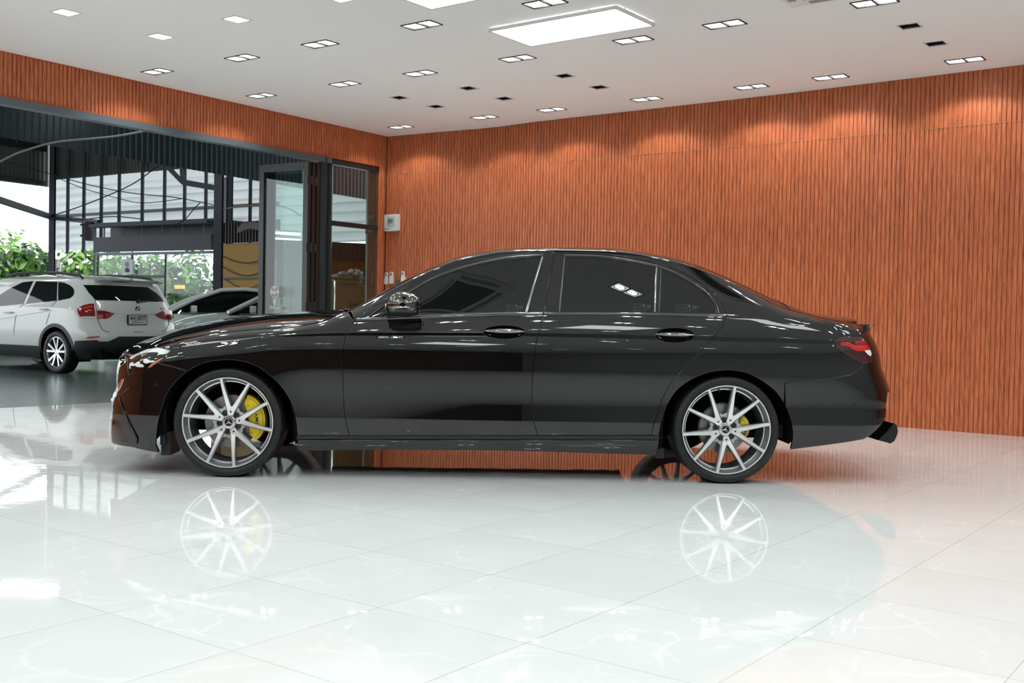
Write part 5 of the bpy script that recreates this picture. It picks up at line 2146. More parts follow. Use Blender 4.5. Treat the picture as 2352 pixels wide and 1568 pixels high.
mb.bar(OU(0.02, .03, 0), OU(0.02, .03, zf[1]), .05, .05)
obj('front_rail', mb, mat('rail_grey', srgb(120, 130, 152), 0.5), of)
mb = MB()
mb.bar(OU(.05, 0, (zf[5] + zf[6]) / 2), OU(ULEN * .62, 0, (zf[5] + zf[6]) / 2), .05, zf[5] - zf[6] + .02)
for f_ in (.03, .335, .62):
    mb.bar(OU(ULEN * f_, 0, 0), OU(ULEN * f_, 0, zf[4]), .05, .05)
obj('mullion', mb, M_FRAME, of)
mb = MB()
mb.bar(OU(.05, .01, zf[4] / 2), OU(ULEN - .02, .01, zf[4] / 2), .01, zf[4] - .05)
obj('glass_front', mb, M_PANE, of)
mb = MB()
mb.bar(OU(ULEN - .02, -.5, zf[4] / 2), OU(ULEN - .02, -1.4, zf[4] / 2), .06, zf[4])
obj('side_wall', mb, mat('office_wall', srgb(150, 160, 166), 0.7), of)
a, b_ = onplane(279, 596, ua + unr * .09, unr), onplane(305, 630, ua + unr * .09, unr)
po = thing('portrait_poster', 'white poster with a dark portrait figure stuck on the office glass', 'poster', tuple(a))
mb = MB()


def PO(u, v, d=0.0):
    q = a + udir * (u * np.dot(b_ - a, udir)) + np.array([0, 0, (b_ - a)[2] * v]) + unr * d
    return Vector(q) - Vector(a)


mb.add([PO(0, 0), PO(1, 0), PO(1, 1), PO(0, 1)], [(0, 1, 2, 3)], 0)
mb.add([PO(.5 + .17 * math.cos(2 * PI * k / 14), .33 + .17 * math.sin(2 * PI * k / 14), .004) for k in range(14)], [tuple(range(14))], 1)
mb.add([PO(*p, .004) for p in ((.30, .78), (.36, .60), (.46, .54), (.54, .54), (.66, .60), (.74, .80), (.6, .86), (.4, .84))], [tuple(range(8))], 2)
obj('sheet', mb, [mat('poster_white', srgb(232, 236, 240), 0.6), mat('poster_grey', srgb(150, 156, 164), 0.6), mat('poster_dark', srgb(56, 64, 72), 0.6)], po, fix=False)
# warm light boxes inside
for k, px in enumerate((406.5, 419)):
    c = atD(px, 659, 26.0)
    mb = MB(); mb.box((0, 0, 0), (.10, .06, .09)); mb.box((0, 0, -.07), (.12, .10, .05), 1)
    o = obj('glowing_lamp', mb, [mat('amber_glow', (1, .6, .15), 0.5, emit=(1, .55, .12), estr=1.2), M_BLACK]); o.location = tuple(c)
    tag(o, ('left' if k == 0 else 'right') + ' one of two small amber lamps glowing inside the glass office', 'lamp')

# ochre board with its dark awning, next to the office
oa, ob = atD(506, 555, 24.2), atD(645, 562, 22.9)
od = ob - oa; od[2] = 0; OL = float(np.linalg.norm(od)); od = od / OL
on_ = np.array([od[1], -od[0], 0])
oc = thing('ochre_booth', 'ochre painted booth with a black eave, right of the dark columns', 'building', (oa[0], oa[1], -.005))


def OB(s, o, z):
    return Vector((od[0] * s + on_[0] * o, od[1] * s + on_[1] * o, z))


z0, z1, z2 = [float(onplane(540, y, oa, on_)[2]) for y in (510, 537, 558)]
mb = MB(); mb.bar(OB(0, -.08, z2 / 2), OB(OL, -.08, z2 / 2), .1, z2); obj('board', mb, mat('ochre_paint', srgb(168, 132, 66), 0.7, noise=.12, nscale=2), oc)
mb = MB(); corrugated(mb, OB(0, .02, 0), OB(OL, .02, 0), z2, z0, .1, .03, on_); obj('eave', mb, M_BLACK, oc, fix=False)
mb = MB(); mb.bar(OB(0, .03, z2 - .76), OB(OL, .03, z2 - .76), .03, .035); obj('pipe', mb, mat('pipe_blue', srgb(70, 92, 100), 0.5), oc)
for k in range(3):
    mb = MB()
    mb.tube([OB(OL * (.02 + .12 * i), .03, z2 - .25 - .22 * k - .28 * math.sin(min(1, i / 6) * PI * .8) * (.7 + .2 * k)) for i in range(8)], .010, 6)
    obj('cable', mb, mat('cable_black', (0.02, 0.018, 0.015), 0.6), oc)
mb = MB()
c = onplane(577, 528, oa + on_ * .26, on_)
tp = [(-.30, -.08), (-.28, .04), (-.18, .14), (.05, .17), (.32, .13), (.34, -.08), (.2, -.02), (0, .03), (-.14, -.01)]
mb.prism(tp, -.05, .05, 'y')
o = obj('torn_tarpaulin', mb, mat('tarp_pale', srgb(128, 120, 124), 0.6)); o.location = tuple(c)
tag(o, 'crumpled pale plastic sheet on the black eave above the ochre board', 'plastic sheet')

# thin wires strung across the workshop
M_WIRE = mat('wire_black', (0.02, 0.02, 0.025), 0.6)


def wire(label, pts, D, r=.012, material=None, name='overhead_wire', cat='wire', group='thin dark wires in the workshop'):
    P = [Vector(atD(px, py, D + (D2_ if len(p_) > 2 else 0))) for p_ in pts for (px, py, D2_) in [(p_[0], p_[1], p_[2] if len(p_) > 2 else 0)]]
    sm_ = []
    for i in range(len(P) - 1):
        a0, a1, a2, a3 = P[max(0, i - 1)], P[i], P[i + 1], P[min(len(P) - 1, i + 2)]
        for k in range(5):
            t_ = k / 5
            sm_.append(0.5 * (2 * a1 + (a2 - a0) * t_ + (2 * a0 - 5 * a1 + 4 * a2 - a3) * t_ ** 2 + (-a0 + 3 * a1 - 3 * a2 + a3) * t_ ** 3))
    sm_.append(P[-1])
    mb = MB(); mb.tube(sm_, r, 6)
    return tag(obj(name, mb, material or M_WIRE, smooth=True), label, cat, group)


wire('long pale hose sagging in front of the dark corrugated sheet', [(-20, 382), (30, 356), (75, 340), (130, 326), (200, 319), (270, 312), (340, 299.5)], 14.2, .014, mat('hose_grey', srgb(150, 154, 142), 0.6), 'hanging_hose', 'hose', None)
wire('dark wire sloping up from the corner column across the louvres', [(128, 493), (200, 468), (300, 425), (365, 379)], 24.0, .013)
wire('dark wire sagging from the upper left down across the louvres', [(10, 369), (100, 395), (200, 423), (300, 443), (400, 453), (490, 470)], 24.5, .012)
wire('second dark wire sagging just below the first across the louvres', [(125, 405), (190, 432), (270, 455), (330, 466), (420, 456)], 24.2, .010)
wire('dark wire rising from the office roof to the dark column', [(380, 524), (420, 508), (445, 480), (460, 465)], 23.9, .011)
wire('dark wire hanging low along the top of the office', [(110, 500), (180, 505), (240, 498), (280, 498), (330, 504)], 23.2, .012)
wire('tan wire sagging between the column and the door leaf', [(512, 480), (540, 476), (600, 471), (655, 476), (692, 496)], 20.5, .013, mat('wire_tan', srgb(130, 108, 78), 0.6))

# ------------------------------------------------------------------ trees beyond the yard
M_LEAF = [mat('leaf_bright', srgb(128, 172, 78), 0.6), mat('leaf_mid', srgb(76, 122, 54), 0.6), mat('leaf_dark', srgb(42, 78, 40), 0.6), mat('leaf_blossom', srgb(238, 244, 240), 0.6)]
M_BARK = mat('bark', srgb(84, 72, 60), 0.9)


def tree(label, px, py_top, D, rad, seed, hgt=None, mix=(3, 4, 3), blossom=.02, n=1100, name='garden_tree'):
    rnd = random.Random(seed)
    c = atD(px, 640, D)
    z1 = float(atD(px, py_top, D)[2])
    root = thing(name, label, 'tree', (c[0], c[1], -.005), 0, 'trees beyond the workshop')
    mb = MB()
    blobs = []
    for k in range(9):
        a = rnd.uniform(0, 2 * PI)
        q = rnd.uniform(0, .62) * rad
        blobs.append((q * math.cos(a), q * math.sin(a) * .7, rnd.uniform(.25, .82) * z1, rad * rnd.uniform(.35, .6)))
    mats_ = [0] * mix[0] + [1] * mix[1] + [2] * mix[2]
    for i in range(n):
        bx_, by_, bz_, br_ = rnd.choice(blobs)
        u = Vector((rnd.gauss(0, 1), rnd.gauss(0, 1), rnd.gauss(0, 1))).normalized()
        r_ = br_ * rnd.uniform(.55, 1.0)
        p = Vector((bx_, by_, bz_)) + u * r_
        if p.z > z1:
            p.z = z1 - rnd.uniform(0, .3)
        if p.z < .3:
            p.z = rnd.uniform(.3, 1.0)
        s = rnd.uniform(.10, .22)
        n_ = (u + Vector((rnd.uniform(-.6, .6), rnd.uniform(-.6, .6), rnd.uniform(-.3, .8)))).normalized()
        t_ = n_.cross(Vector((rnd.uniform(-1, 1), rnd.uniform(-1, 1), rnd.uniform(-1, 1)))).normalized()
        w_ = n_.cross(t_)
        mb.add([p - t_ * s, p + w_ * s * .45 + n_ * s * .12, p + t_ * s, p - w_ * s * .45 + n_ * s * .12], [(0, 1, 2, 3)], 3 if rnd.random() < blossom else rnd.choice(mats_))
    obj('crown', mb, M_LEAF, root, fix=False)
    tb = MB()
    tb.tube([(0, 0, 0), (.05, .02, z1 * .25), (-.04, .05, z1 * .5), (.1, 0, z1 * .7)], [.14, .12, .09, .05], 8)
    for k in range(4):
        b_ = blobs[k]
        tb.tube([(0, .03, z1 * .4), (b_[0] * .6, b_[1] * .6, b_[2] * .9), (b_[0], b_[1], b_[2])], [.07, .05, .02], 6)
    obj('trunk', tb, M_BARK, root)
    return root


tree('tall pale tree at the far left, its top fading into the sky', 0, 525, 46, 2.6, 3, mix=(6, 3, 1), n=700)
tree('bushy green tree filling the left end of the open side', 20, 556, 36, 2.0, 1, blossom=.08, n=1500)
tree('dense green tree left of the corner column', 78, 560, 41, 1.9, 2, mix=(3, 4, 4), blossom=.08, n=1500)
tree('sunlit yellow green tree seen between the corner column and the office', 168, 568, 37, 2.0, 4, mix=(7, 3, 1), blossom=.05, n=1500)
tree('green tree seen through the left office glass', 250, 578, 41.5, 2.1, 5, mix=(4, 4, 2), blossom=.06, n=1500)
tree('green tree seen through the middle of the office glass', 345, 580, 37, 2.0, 6, mix=(3, 4, 3), blossom=.05, n=1500)
tree('dim green tree seen through the right end of the office glass', 430, 572, 41, 1.9, 8, mix=(1, 4, 5), n=1200)
tree('yellowish tree seen through the folding door glass', 670, 575, 28, 1.5, 9, mix=(6, 3, 2), n=1000)
hdg = MB()
rnd = random.Random(11)
for i in range(2600):
    px = rnd.uniform(-90, 470)
    c = atD(px, 640, 33.0 + rnd.uniform(-.6, .6))
    p = Vector((c[0], c[1], rnd.uniform(.1, 1.75)))
    s = rnd.uniform(.08, .18)
    n_ = Vector((rnd.uniform(-1, 1), -1, rnd.uniform(-.5, 1))).normalized()
    t_ = n_.cross(Vector((rnd.uniform(-1, 1), rnd.uniform(-1, 1), rnd.uniform(-1, 1)))).normalized()
    w_ = n_.cross(t_)
    hdg.add([p - t_ * s, p + w_ * s * .5, p + t_ * s, p - w_ * s * .5], [(0, 1, 2, 3)], rnd.choice([0, 1, 1, 2, 2]))
stuff(obj('hedge', hdg, M_LEAF, fix=False), 'green hedge running along the far side of the yard', 'hedge')
# roadside sign
c = atD(134.5, 606, 31.0)
sg = thing('roadside_sign', 'narrow upright red and white sign board right of the corner column', 'sign', (c[0], c[1], -.005))
mb = MB()
mb.box((0, 0, 1.35), (.13, .06, 1.9), 0)
obj('board', mb, [mat('sign_white', srgb(225, 228, 228), 0.5)], sg)
mb = MB()
mb.box((-.085, -.01, 1.35), (.045, .06, 1.9), 0)
obj('red_edge', mb, mat('sign_red', srgb(206, 52, 44), 0.5), sg)
mb = MB()
for k in range(6):
    z = 2.12 - .26 * k
    mb.box((.0, -.034, z), (.075, .008, .03)); mb.box((-.025, -.034, z - .07), (.022, .008, .13)); mb.box((.02, -.034, z - .1), (.05, .008, .03))
obj('lettering', mb, mat('sign_ink', srgb(46, 50, 60), 0.6), sg)
# white arched garden feature behind the car
c = atD(170, 615, 30)
mb = MB()
for sx in (-1, 1):
    mb.tube([(sx * (.02 + .22 * math.sin(PI * k / 10)), 0, 1.35 + .42 * (1 - math.cos(PI * k / 10)) * .5) for k in range(11)], .03, 8)
mb.lathe([(.10, 0), (.10, .9), (.13, 1.0), (.06, 1.2), (.07, 1.45), (.0, 1.55)], 16)
o = obj('garden_ornament', mb, mat('ornament_white', srgb(214, 222, 220), 0.6), smooth=True); o.location = (c[0], c[1], -.005)
tag(o, 'white curved garden ornament standing in front of the trees behind the white estate car', 'ornament')

# ------------------------------------------------------------------ things seen behind the fixed window
pc = atD(852, 500, 14.6)
mb = MB(); mb.box((0, 0, 1.9), (.105, .2, 3.8))
o = obj('concrete_pillar', mb, mat('pillar_paint', srgb(182, 192, 186), 0.7)); o.location = (pc[0], pc[1], -.005)
tag(o, 'pale concrete pillar just behind the fixed window', 'pillar')
mb = MB()
mb.box((0, 0, 0), (.115, .21, .05))
o = obj('pillar_band', mb, mat('band_red', srgb(120, 50, 44), 0.6)); o.location = (pc[0], pc[1], float(atD(852, 533, 14.6)[2]))
tag(o, 'dark red band tied around the pale pillar at mid height', 'band')
bw = MB()
b0, b1 = atD(750, 560, 17.6), atD(850, 572, 17.9)
bd = (b1 - b0); bd[2] = 0; bl = np.linalg.norm(bd); bd /= bl
corrugated(bw, b0 - bd * .8, b1 + bd * 3, 0, float(b0[2]), .09, .02, np.array([bd[1], -bd[0], 0]))
tag(obj('brown_sheet_fence', bw, mat('sheet_brown', srgb(126, 76, 30), 0.5, .2), fix=False), 'brown corrugated sheet fence behind the carton', 'fence')
bw = MB()
corrugated(bw, b0 - bd * .8 - np.array([0, .25, 0]), b1 + bd * 3 - np.array([0, .25, 0]), float(b0[2]) - .28, float(b0[2]) + .02, .09, .02, np.array([bd[1], -bd[0], 0]))
tag(obj('awning_sheet', bw, M_BLACK, fix=False), 'black sheet eave along the top of the brown fence', 'sheet')
# appliance carton
ca, cb_ = atD(756, 634, 14.9), atD(841, 636, 15.3)
cd = cb_ - ca; cd[2] = 0; cl_ = float(np.linalg.norm(cd)); cd /= cl_
cn = np.array([cd[1], -cd[0], 0])
zc_ = float(ca[2])
ct = thing('appliance_carton', 'tall brown cardboard appliance carton printed Haier, standing behind the fixed window', 'carton', (ca[0], ca[1], -.005))


def CT(s, o_, z):
    return Vector((cd[0] * s + cn[0] * o_, cd[1] * s + cn[1] * o_, z))


M_CARD = mat('cardboard', srgb(160, 126, 82), 0.8, noise=.06, nscale=8)
mb = MB()
mb.add([CT(0, 0, 0), CT(cl_, 0, 0), CT(cl_, -.7, 0), CT(0, -.7, 0), CT(0, 0, zc_), CT(cl_, 0, zc_), CT(cl_, -.7, zc_), CT(0, -.7, zc_)], [(3, 2, 1, 0), (4, 5, 6, 7), (0, 1, 5, 4), (1, 2, 6, 5), (2, 3, 7, 6), (3, 0, 4, 7)])
obj('box', mb, M_CARD, ct)
mb = MB()
mb.bar(CT(.02, .004, zc_ - .03), CT(cl_ - .02, .004, zc_ - .03), .004, .014)
mb.bar(CT(cl_ * .28, .003, 0), CT(cl_ * .28, .003, zc_), .004, .004)
obj('seam', mb, mat('card_dark', srgb(112, 84, 50), 0.8), ct)
mb = MB()
V, Fc = text_mesh('Haier', .105, .002)
zt_ = float(onplane(821, 700, ca, cn)[2]); sx_ = float(np.dot(onplane(821, 700, ca, cn) - ca, cd))
mb.add([CT(sx_ + u * 1.1, .005, zt_ + v) for u, v in V], Fc)
for k in range(7):
    mb.box(CT(cl_ * (.30 + .07 * k), .004, zc_ - .10), (.018 + .02 * (k % 3), .004, .03))
obj('printing', mb, mat('print_blue', srgb(76, 74, 74), 0.7), ct, fix=False)
# plastic bags on the carton
mb = MB()
rnd = random.Random(5)
for cx_, sx2, h_ in ((.38, .20, .07), (.55, .13, .12), (.62, .08, .06)):
    vs = []
    for i in range(9):
        for j in range(12):
            t_ = PI * i / 16; a_ = 2 * PI * j / 12
            k_ = 1 + rnd.uniform(-.28, .28)
            vs.append(Vector(CT(cx_, -.22, zc_ + .004)) + Vector((sx2 * math.sin(PI / 2 - t_) * math.cos(a_) * k_, .16 * math.sin(PI / 2 - t_) * math.sin(a_) * k_, h_ * math.sin(t_) * k_)))
    mb.add(vs, [(i * 12 + j, i * 12 + (j + 1) % 12, (i + 1) * 12 + (j + 1) % 12, (i + 1) * 12 + j) for i in range(8) for j in range(12)])
o = obj('plastic_bag', mb, mat('plastic_film', srgb(150, 152, 150), 0.25), None); o.location = (ca[0], ca[1], -.005)
tag(o, 'crumpled grey plastic bags lying on top of the brown carton', 'plastic bag')
# chrome rack in front of the carton
rk0 = atD(769, 642, 14.4)
rt = thing('tube_rack', 'thin chrome tube rack standing in front of the carton', 'rack', (rk0[0], rk0[1], -.005))
zr_ = float(rk0[2])
for dx in (0.0, -.42):
    mb = MB(); mb.tube([(dx, 0, 0), (dx, 0, zr_ - .02), (dx + (-.02 if dx == 0 else .02), 0, zr_)], .013, 10); obj('upright', mb, M_CHROME, rt, smooth=True)
mb = MB(); mb.tube([(-.02, 0, zr_), (-.40, 0, zr_)], .012, 10); obj('top_bar', mb, M_CHROME, rt, smooth=True)
mb = MB(); mb.tube([(0, 0, zr_ - .18), (-.42, 0, zr_ - .18)], .010, 8); mb.sphere((-.09, 0, zr_ - .18), (.03, .02, .02), 8, 6); obj('cross_bar', mb, M_CHROME, rt, smooth=True)
# workshop lighting under its roof (hidden behind the sheet and the wood header)
for k in range(4):
    for q in range(3):
        p = LW(-1.5 + 3.4 * k, 2.2 + 4.2 * q, 4.6)
        r_ = thing('batten_light', 'long tube batten under the workshop roof, hidden from view above the hanging sheet', 'lamp', tuple(p), 0, 'tube battens under the workshop roof')
        mb = MB(); mb.bar((-.6, 0, 0), (.6, 0, 0), .10, .03); obj('tube', mb, mat('batten_glow', (1, 1, 1), 0.5, emit=(.95, 1, .98), estr=55.0), r_)
        mb = MB(); mb.bar((-.62, 0, .05), (.62, 0, .05), .12, .06); obj('batten', mb, M_WHITEP, r_)
# fluorescent tubes reflected / seen through the folding door
for k, (x0, y0, x1, y1, lb_) in enumerate(((618, 534, 690, 538, 'upper bright fluorescent tube seen through the folding door glass'), (618, 548, 690, 552, 'lower bright fluorescent tube seen through the folding door glass'))):
    p, q = atD(x0, y0, 19.5), atD(x1, y1, 19.5)
    r_ = thing('tube_light', lb_, 'lamp', tuple(p), 0, 'tube lights in the workshop')
    d_ = Vector(q - p)
    mb = MB(); mb.tube([(0, 0, 0), tuple(d_)], .022, 10); obj('tube', mb, mat('tube_glow', (1, 1, 1), 0.5, emit=(.95, 1, 1), estr=4.0), r_)
    mb = MB(); mb.bar((0, 0, .045), (d_.x, d_.y, d_.z + .045), .06, .04); obj('batten', mb, M_WHITEP, r_)
# ------------------------------------------------------------------ white estate car outside, seen from its rear left
HB = math.radians(57.5)
HF = np.array([-math.sin(HB), math.cos(HB), 0.0])
LF = np.array([-math.cos(HB), -math.sin(HB), 0.0])
BO = atz(128, 857.5, -.005) - LF * .885
BO[2] = -.005
XCAR = thing('estate_car', 'white five-door estate car with dark roof rails, parked outside with its tail towards the room', 'car', tuple(BO))
XCAR.matrix_world = Matrix(((HF[0], LF[0], 0, BO[0]), (HF[1], LF[1], 0, BO[1]), (0, 0, 1, BO[2]), (0, 0, 0, 1)))
x_w = pchip([.2, .32, .45, .62, .80, .95, 1.02, 1.20, 1.36, 1.44, 1.50], [.80, .86, .89, .905, .90, .885, .855, .775, .695, .65, .55])
x_r = pchip([.2, .30, .42, .55, .62, .72, .78, .95, 1.05, 1.15, 1.30, 1.38, 1.43, 1.50], [-.66, -.74, -.88, -.91, -.90, -.86, -.835, -.80, -.765, -.72, -.62, -.58, -.60, -.4])
XS = 0.15


def b_loc(px, py, n, p0):
    w_ = onplane(px, py, p0, n) - BO
    return np.dot(w_, HF), np.dot(w_, LF), w_[2]


def b_y(x, z):
    if x > XS:
        f_ = 1 - max(0, (x - 2.7) / 1.1) ** 2 * .25
        return x_w(z) * f_
    t = min(1, (XS - x) / (XS - x_r(z)))
    return x_w(z) * max(0, 1 - t ** 5) ** .36


def b_x(y, z):
    k = min(1, abs(y) / x_w(z))
    return XS - (XS - x_r(z)) * max(0, 1 - k ** (1 / .36)) ** (1 / 5)


def bS(px, py):
    y = .85
    for _ in range(10):
        x, _y, z = b_loc(px, py, LF, BO + LF * y)
        y = .5 * y + .5 * max(.3, b_y(x, z))
    return float(x), float(z)


def bR(px, py):
    x = -.8
    for _ in range(10):
        _x, y, z = b_loc(px, py, HF, BO + HF * x)
        x = .5 * x + .5 * b_x(y, z)
    return float(y), float(z)


def b_side(name, poly, material, off=0.0, step=.06, parent=None, rim=.0, mirror=False):
    poly = resample(poly, .04)
    V, T = cdt_fill(poly, (), step)
    mb = MB()
    ns = []
    for x, z in V:
        e = .01
        n_ = Vector((-(b_y(x + e, z) - b_y(x - e, z)) / (2 * e), 1, -(b_y(x, z + e) - b_y(x, z - e)) / (2 * e))).normalized()
        ns.append(tuple(n_))
        mb.v.append((x, b_y(x, z) + off, z))
    for t in T:
        a, b, c = [V[i] for i in t[:3]]
        s = (b[0] - a[0]) * (c[1] - a[1]) - (b[1] - a[1]) * (c[0] - a[0])
        mb.f.append(t if s < 0 else t[::-1]); mb.mi.append(0)
    if mirror:
        o = len(mb.v)
        mb.v.extend([(x, -y, z) for x, y, z in mb.v[:o]]); ns.extend([(a, -b, c) for a, b, c in ns[:o]])
        mb.f.extend([tuple(i + o for i in f_)[::-1] for f_ in mb.f]); mb.mi.extend(list(mb.mi))
    mb.n = ns
    return obj(name, mb, material, parent or XCAR, fix=False)


def b_rear(name, poly, material, off=0.0, step=.05, parent=None):
    poly = resample(poly, .03)
    V, T = cdt_fill(poly, (), step)
    mb = MB()
    ns = []
    for y, z in V:
        e = .008
        n_ = Vector((-1, (b_x(y + e, z) - b_x(y - e, z)) / (2 * e), (b_x(y, z + e) - b_x(y, z - e)) / (2 * e))).normalized()
        ns.append(tuple(n_))
        mb.v.append((b_x(y, z) - off, y, z))
    for t in T:
        a, b, c = [V[i] for i in t[:3]]
        s = (b[0] - a[0]) * (c[1] - a[1]) - (b[1] - a[1]) * (c[0] - a[0])
        mb.f.append(t if s < 0 else t[::-1]); mb.mi.append(0)
    mb.n = ns
    return obj(name, mb, material, parent or XCAR, fix=False)


M_WPAINT = mat('white_car_paint', srgb(226, 232, 230), 0.3, coat=1.0)
M_WGLASS = mat('dark_car_glass', (0.006, 0.008, 0.009), 0.02, ior=1.5)
M_CLAD = mat('dark_cladding', srgb(44, 48, 50), 0.6)
M_GAPL = mat('panel_gap', (0.02, 0.02, 0.02), 0.8)
wz = .322
ba = [(.0 + .385 * math.cos(math.radians(a)), wz + .385 * math.sin(math.radians(a))) for a in range(-12, 196, 8)]
ba2 = [(2.76 + .385 * math.cos(math.radians(a)), wz + .385 * math.sin(math.radians(a))) for a in range(-12, 196, 8)]
# body side with arches (rear is x<0)
roofz = pchip([-.62, -.3, .3, 1.0, 1.7, 2.2, 2.7, 3.1, 3.5], [1.40, 1.45, 1.475, 1.485, 1.45, 1.30, 1.02, .98, .86])
side = [(-.88, .50), (-.80, .62), (-.84, .78), (-.80, .95), (-.765, 1.05), (-.70, 1.18), (-.60, 1.32), (-.585, 1.385)] + [(x, roofz(x) - .012) for x in (-.45, -.2, .2, .6, 1.0, 1.4, 1.7, 2.0, 2.2, 2.5, 2.75)] + [(3.1, .97), (3.5, .84), (3.62, .6), (3.55, .36), (3.16, .33)] + ba2 + [(2.38, .33), (.39, .33)] + ba + [(-.40, .42), (-.72, .50)]
b_side('body_side', side, M_WPAINT, mirror=True)
rear = [(-.80, .50), (.80, .50), (.845, .62), (.835, .78), (.82, .95), (.79, 1.02), (.725, 1.2), (.66, 1.34), (.60, 1.40), (0, 1.425), (-.60, 1.40), (-.66, 1.34), (-.725, 1.2), (-.79, 1.02), (-.82, .95), (-.835, .78), (-.845, .62)]
b_rear('tailgate', rear, M_WPAINT)
b_rear('lower_bumper', [(-.82, .22), (.82, .22), (.87, .34), (.86, .50), (.60, .50), (.45, .575), (-.45, .575), (-.60, .50), (-.86, .50), (-.87, .34)], M_CLAD, .012)
b_side('rear_bumper_corner', [(-.40, .30), (-.45, .50), (-.76, .52), (-.80, .30), (-.66, .22)], M_CLAD, .010, mirror=True)
b_side('sill_cladding', [(.38, .33), (.38, .40), (2.38, .40), (2.38, .33), (2.3, .22), (.46, .22)], M_CLAD, .012, mirror=True)
for cx_ in (0.0, 2.76):
    o_ = [(cx_ + .43 * math.cos(math.radians(a)), wz + .43 * math.sin(math.radians(a))) for a in range(-8, 190, 6)]
    i_ = [(cx_ + .375 * math.cos(math.radians(a)), wz + .375 * math.sin(math.radians(a))) for a in range(189, -9, -6)]
    b_side('arch_cladding', o_ + i_, mat('arch_grey', srgb(84, 92, 94), 0.6), .008)
# roof
mb = MB(); rows = []
for x in np.linspace(-.62, 2.75, 30):
    zr = roofz(x); yw = b_y(max(x, -.5), min(zr, 1.47)) if x < 1.9 else .70
    rows.append([(x, v * yw, zr - .02 + .045 * (1 - abs(v) ** 2.5)) for v in np.linspace(-1, 1, 13)])
mb.grid(lambda i, j: rows[i][j], 30, 13)
mb.add([(2.70, -.74, .98), (2.70, .74, .98), (3.55, .62, .86), (3.55, -.62, .86), (3.66, -.5, .5), (3.66, .5, .5)], [(0, 1, 2, 3), (3, 2, 5, 4)])
obj('roof', mb, M_WPAINT, XCAR, smooth=True)
mb = MB(); mb.box((1.38, 0, .30), (4.0, 1.40, .12)); mb.box((-.45, 0, .34), (.6, 1.3, .2)); mb.tube([(-.6, .35, .28), (-.9, .36, .25)], .035, 10)
obj('underbody', mb, MATS['liner_black'], XCAR)
for cx_ in (0, 2.76):
    for sy in (-1, 1):
        inn = MB()
        pr = [(cx_ + .40 * math.cos(math.radians(a)), wz + .40 * math.sin(math.radians(a))) for a in range(-20, 201, 11)]
        inn.grid(lambda i, j: (pr[i][0], sy * (.88 - .32 * j), pr[i][1]), len(pr), 2)
        inn.add([(x, sy * .56, z) for x, z in pr], [tuple(range(len(pr)))])
        obj('wheel_arch_liner', inn, MATS['liner_black'], XCAR, fix=False)


def bs(pts):
    return [bS(*p) for p in pts]


def br_(pts):
    return [bR(*p) for p in pts]


b_side('rear_door_window', bs([(60, 697), (83.5, 645.5), (132.5, 647), (131, 690)]), M_WGLASS, .004)
b_side('front_door_window', bs([(54, 697.5), (77, 645), (52, 648), (20, 664), (-20, 690), (-60, 708)]), M_WGLASS, .004)
b_side('quarter_window', bs([(134.5, 647.2), (148, 649), (161, 654.5), (168.5, 661), (171.3, 668), (168.8, 678), (161, 684.6), (134, 690)]), M_WGLASS, .004)
b_side('window_surround', bs([(57, 700), (78, 643.2), (54, 646), (18, 662), (-24, 690), (-60, 710)]) + [], mat('surround_black', (0.008, .008, .009), .2), .002) if False else None
b_rear('rear_window', br_([(190, 654), (265, 655.5), (338, 659), (358, 672), (378, 692.5), (300, 690.5), (218, 688.5), (203, 672)]), M_WGLASS, .006)
M_BRED = mat('tail_lamp_red', srgb(150, 24, 28), 0.12, coat=1.0)
M_BRED2 = mat('tail_lamp_bright', srgb(205, 70, 52), 0.2, coat=1.0)
tla = b_side('tail_light', bs([(178.5, 709), (190, 701), (205, 697.5), (217, 696.5), (219, 714), (221, 731.5), (200, 730.5), (185, 728.5), (180, 719)]), M_BRED, .006, .03)
b_side('light_core', bs([(192, 706), (203, 702.5), (215, 701), (215.5, 705), (204, 707), (194, 710)]), M_BRED2, .009, .03, tla)
b_side('reversing_lamp', bs([(186, 727), (200, 726), (221, 726.5), (221, 731.4), (200, 730.8), (187, 729.5)]), mat('white_lens', (0.75, .78, .76), .2), .009, .03, tla)
b_rear('tail_light', br_([(222.5, 711.5), (242, 714), (262.5, 719.6), (254, 727), (243.8, 731.6), (223, 732.8)]), M_BRED, .006, .03)
b_rear('tail_light', br_([(355, 722), (372, 714), (389, 706), (396, 705.5), (396, 733.5), (375, 733), (363, 728)]), M_BRED, .006, .03)
b_side('reflector', bs([(194, 777.3), (204, 773.5), (231.5, 771.4), (229, 774.5), (212, 776.5)]), M_BRED2, .006, .03)
b_rear('high_brake_light', br_([(252, 645.5), (277, 646), (301, 648.2), (303, 650.5), (276, 648.6), (254, 648)]), mat('brake_dark', srgb(86, 24, 24), .2), .010, .03)


def b_line(name, pts, rear_=False, w=.006, material=None, off=.003):
    mb = MB()
    q = (br_(pts) if rear_ else bs(pts))
    P = [Vector((b_x(a, b) - off, a, b)) if rear_ else Vector((a, b_y(a, b) + off, b)) for a, b in q]
    mb.tube(P, w / 2, 6)
    return obj(name, mb, material or M_GAPL, XCAR)


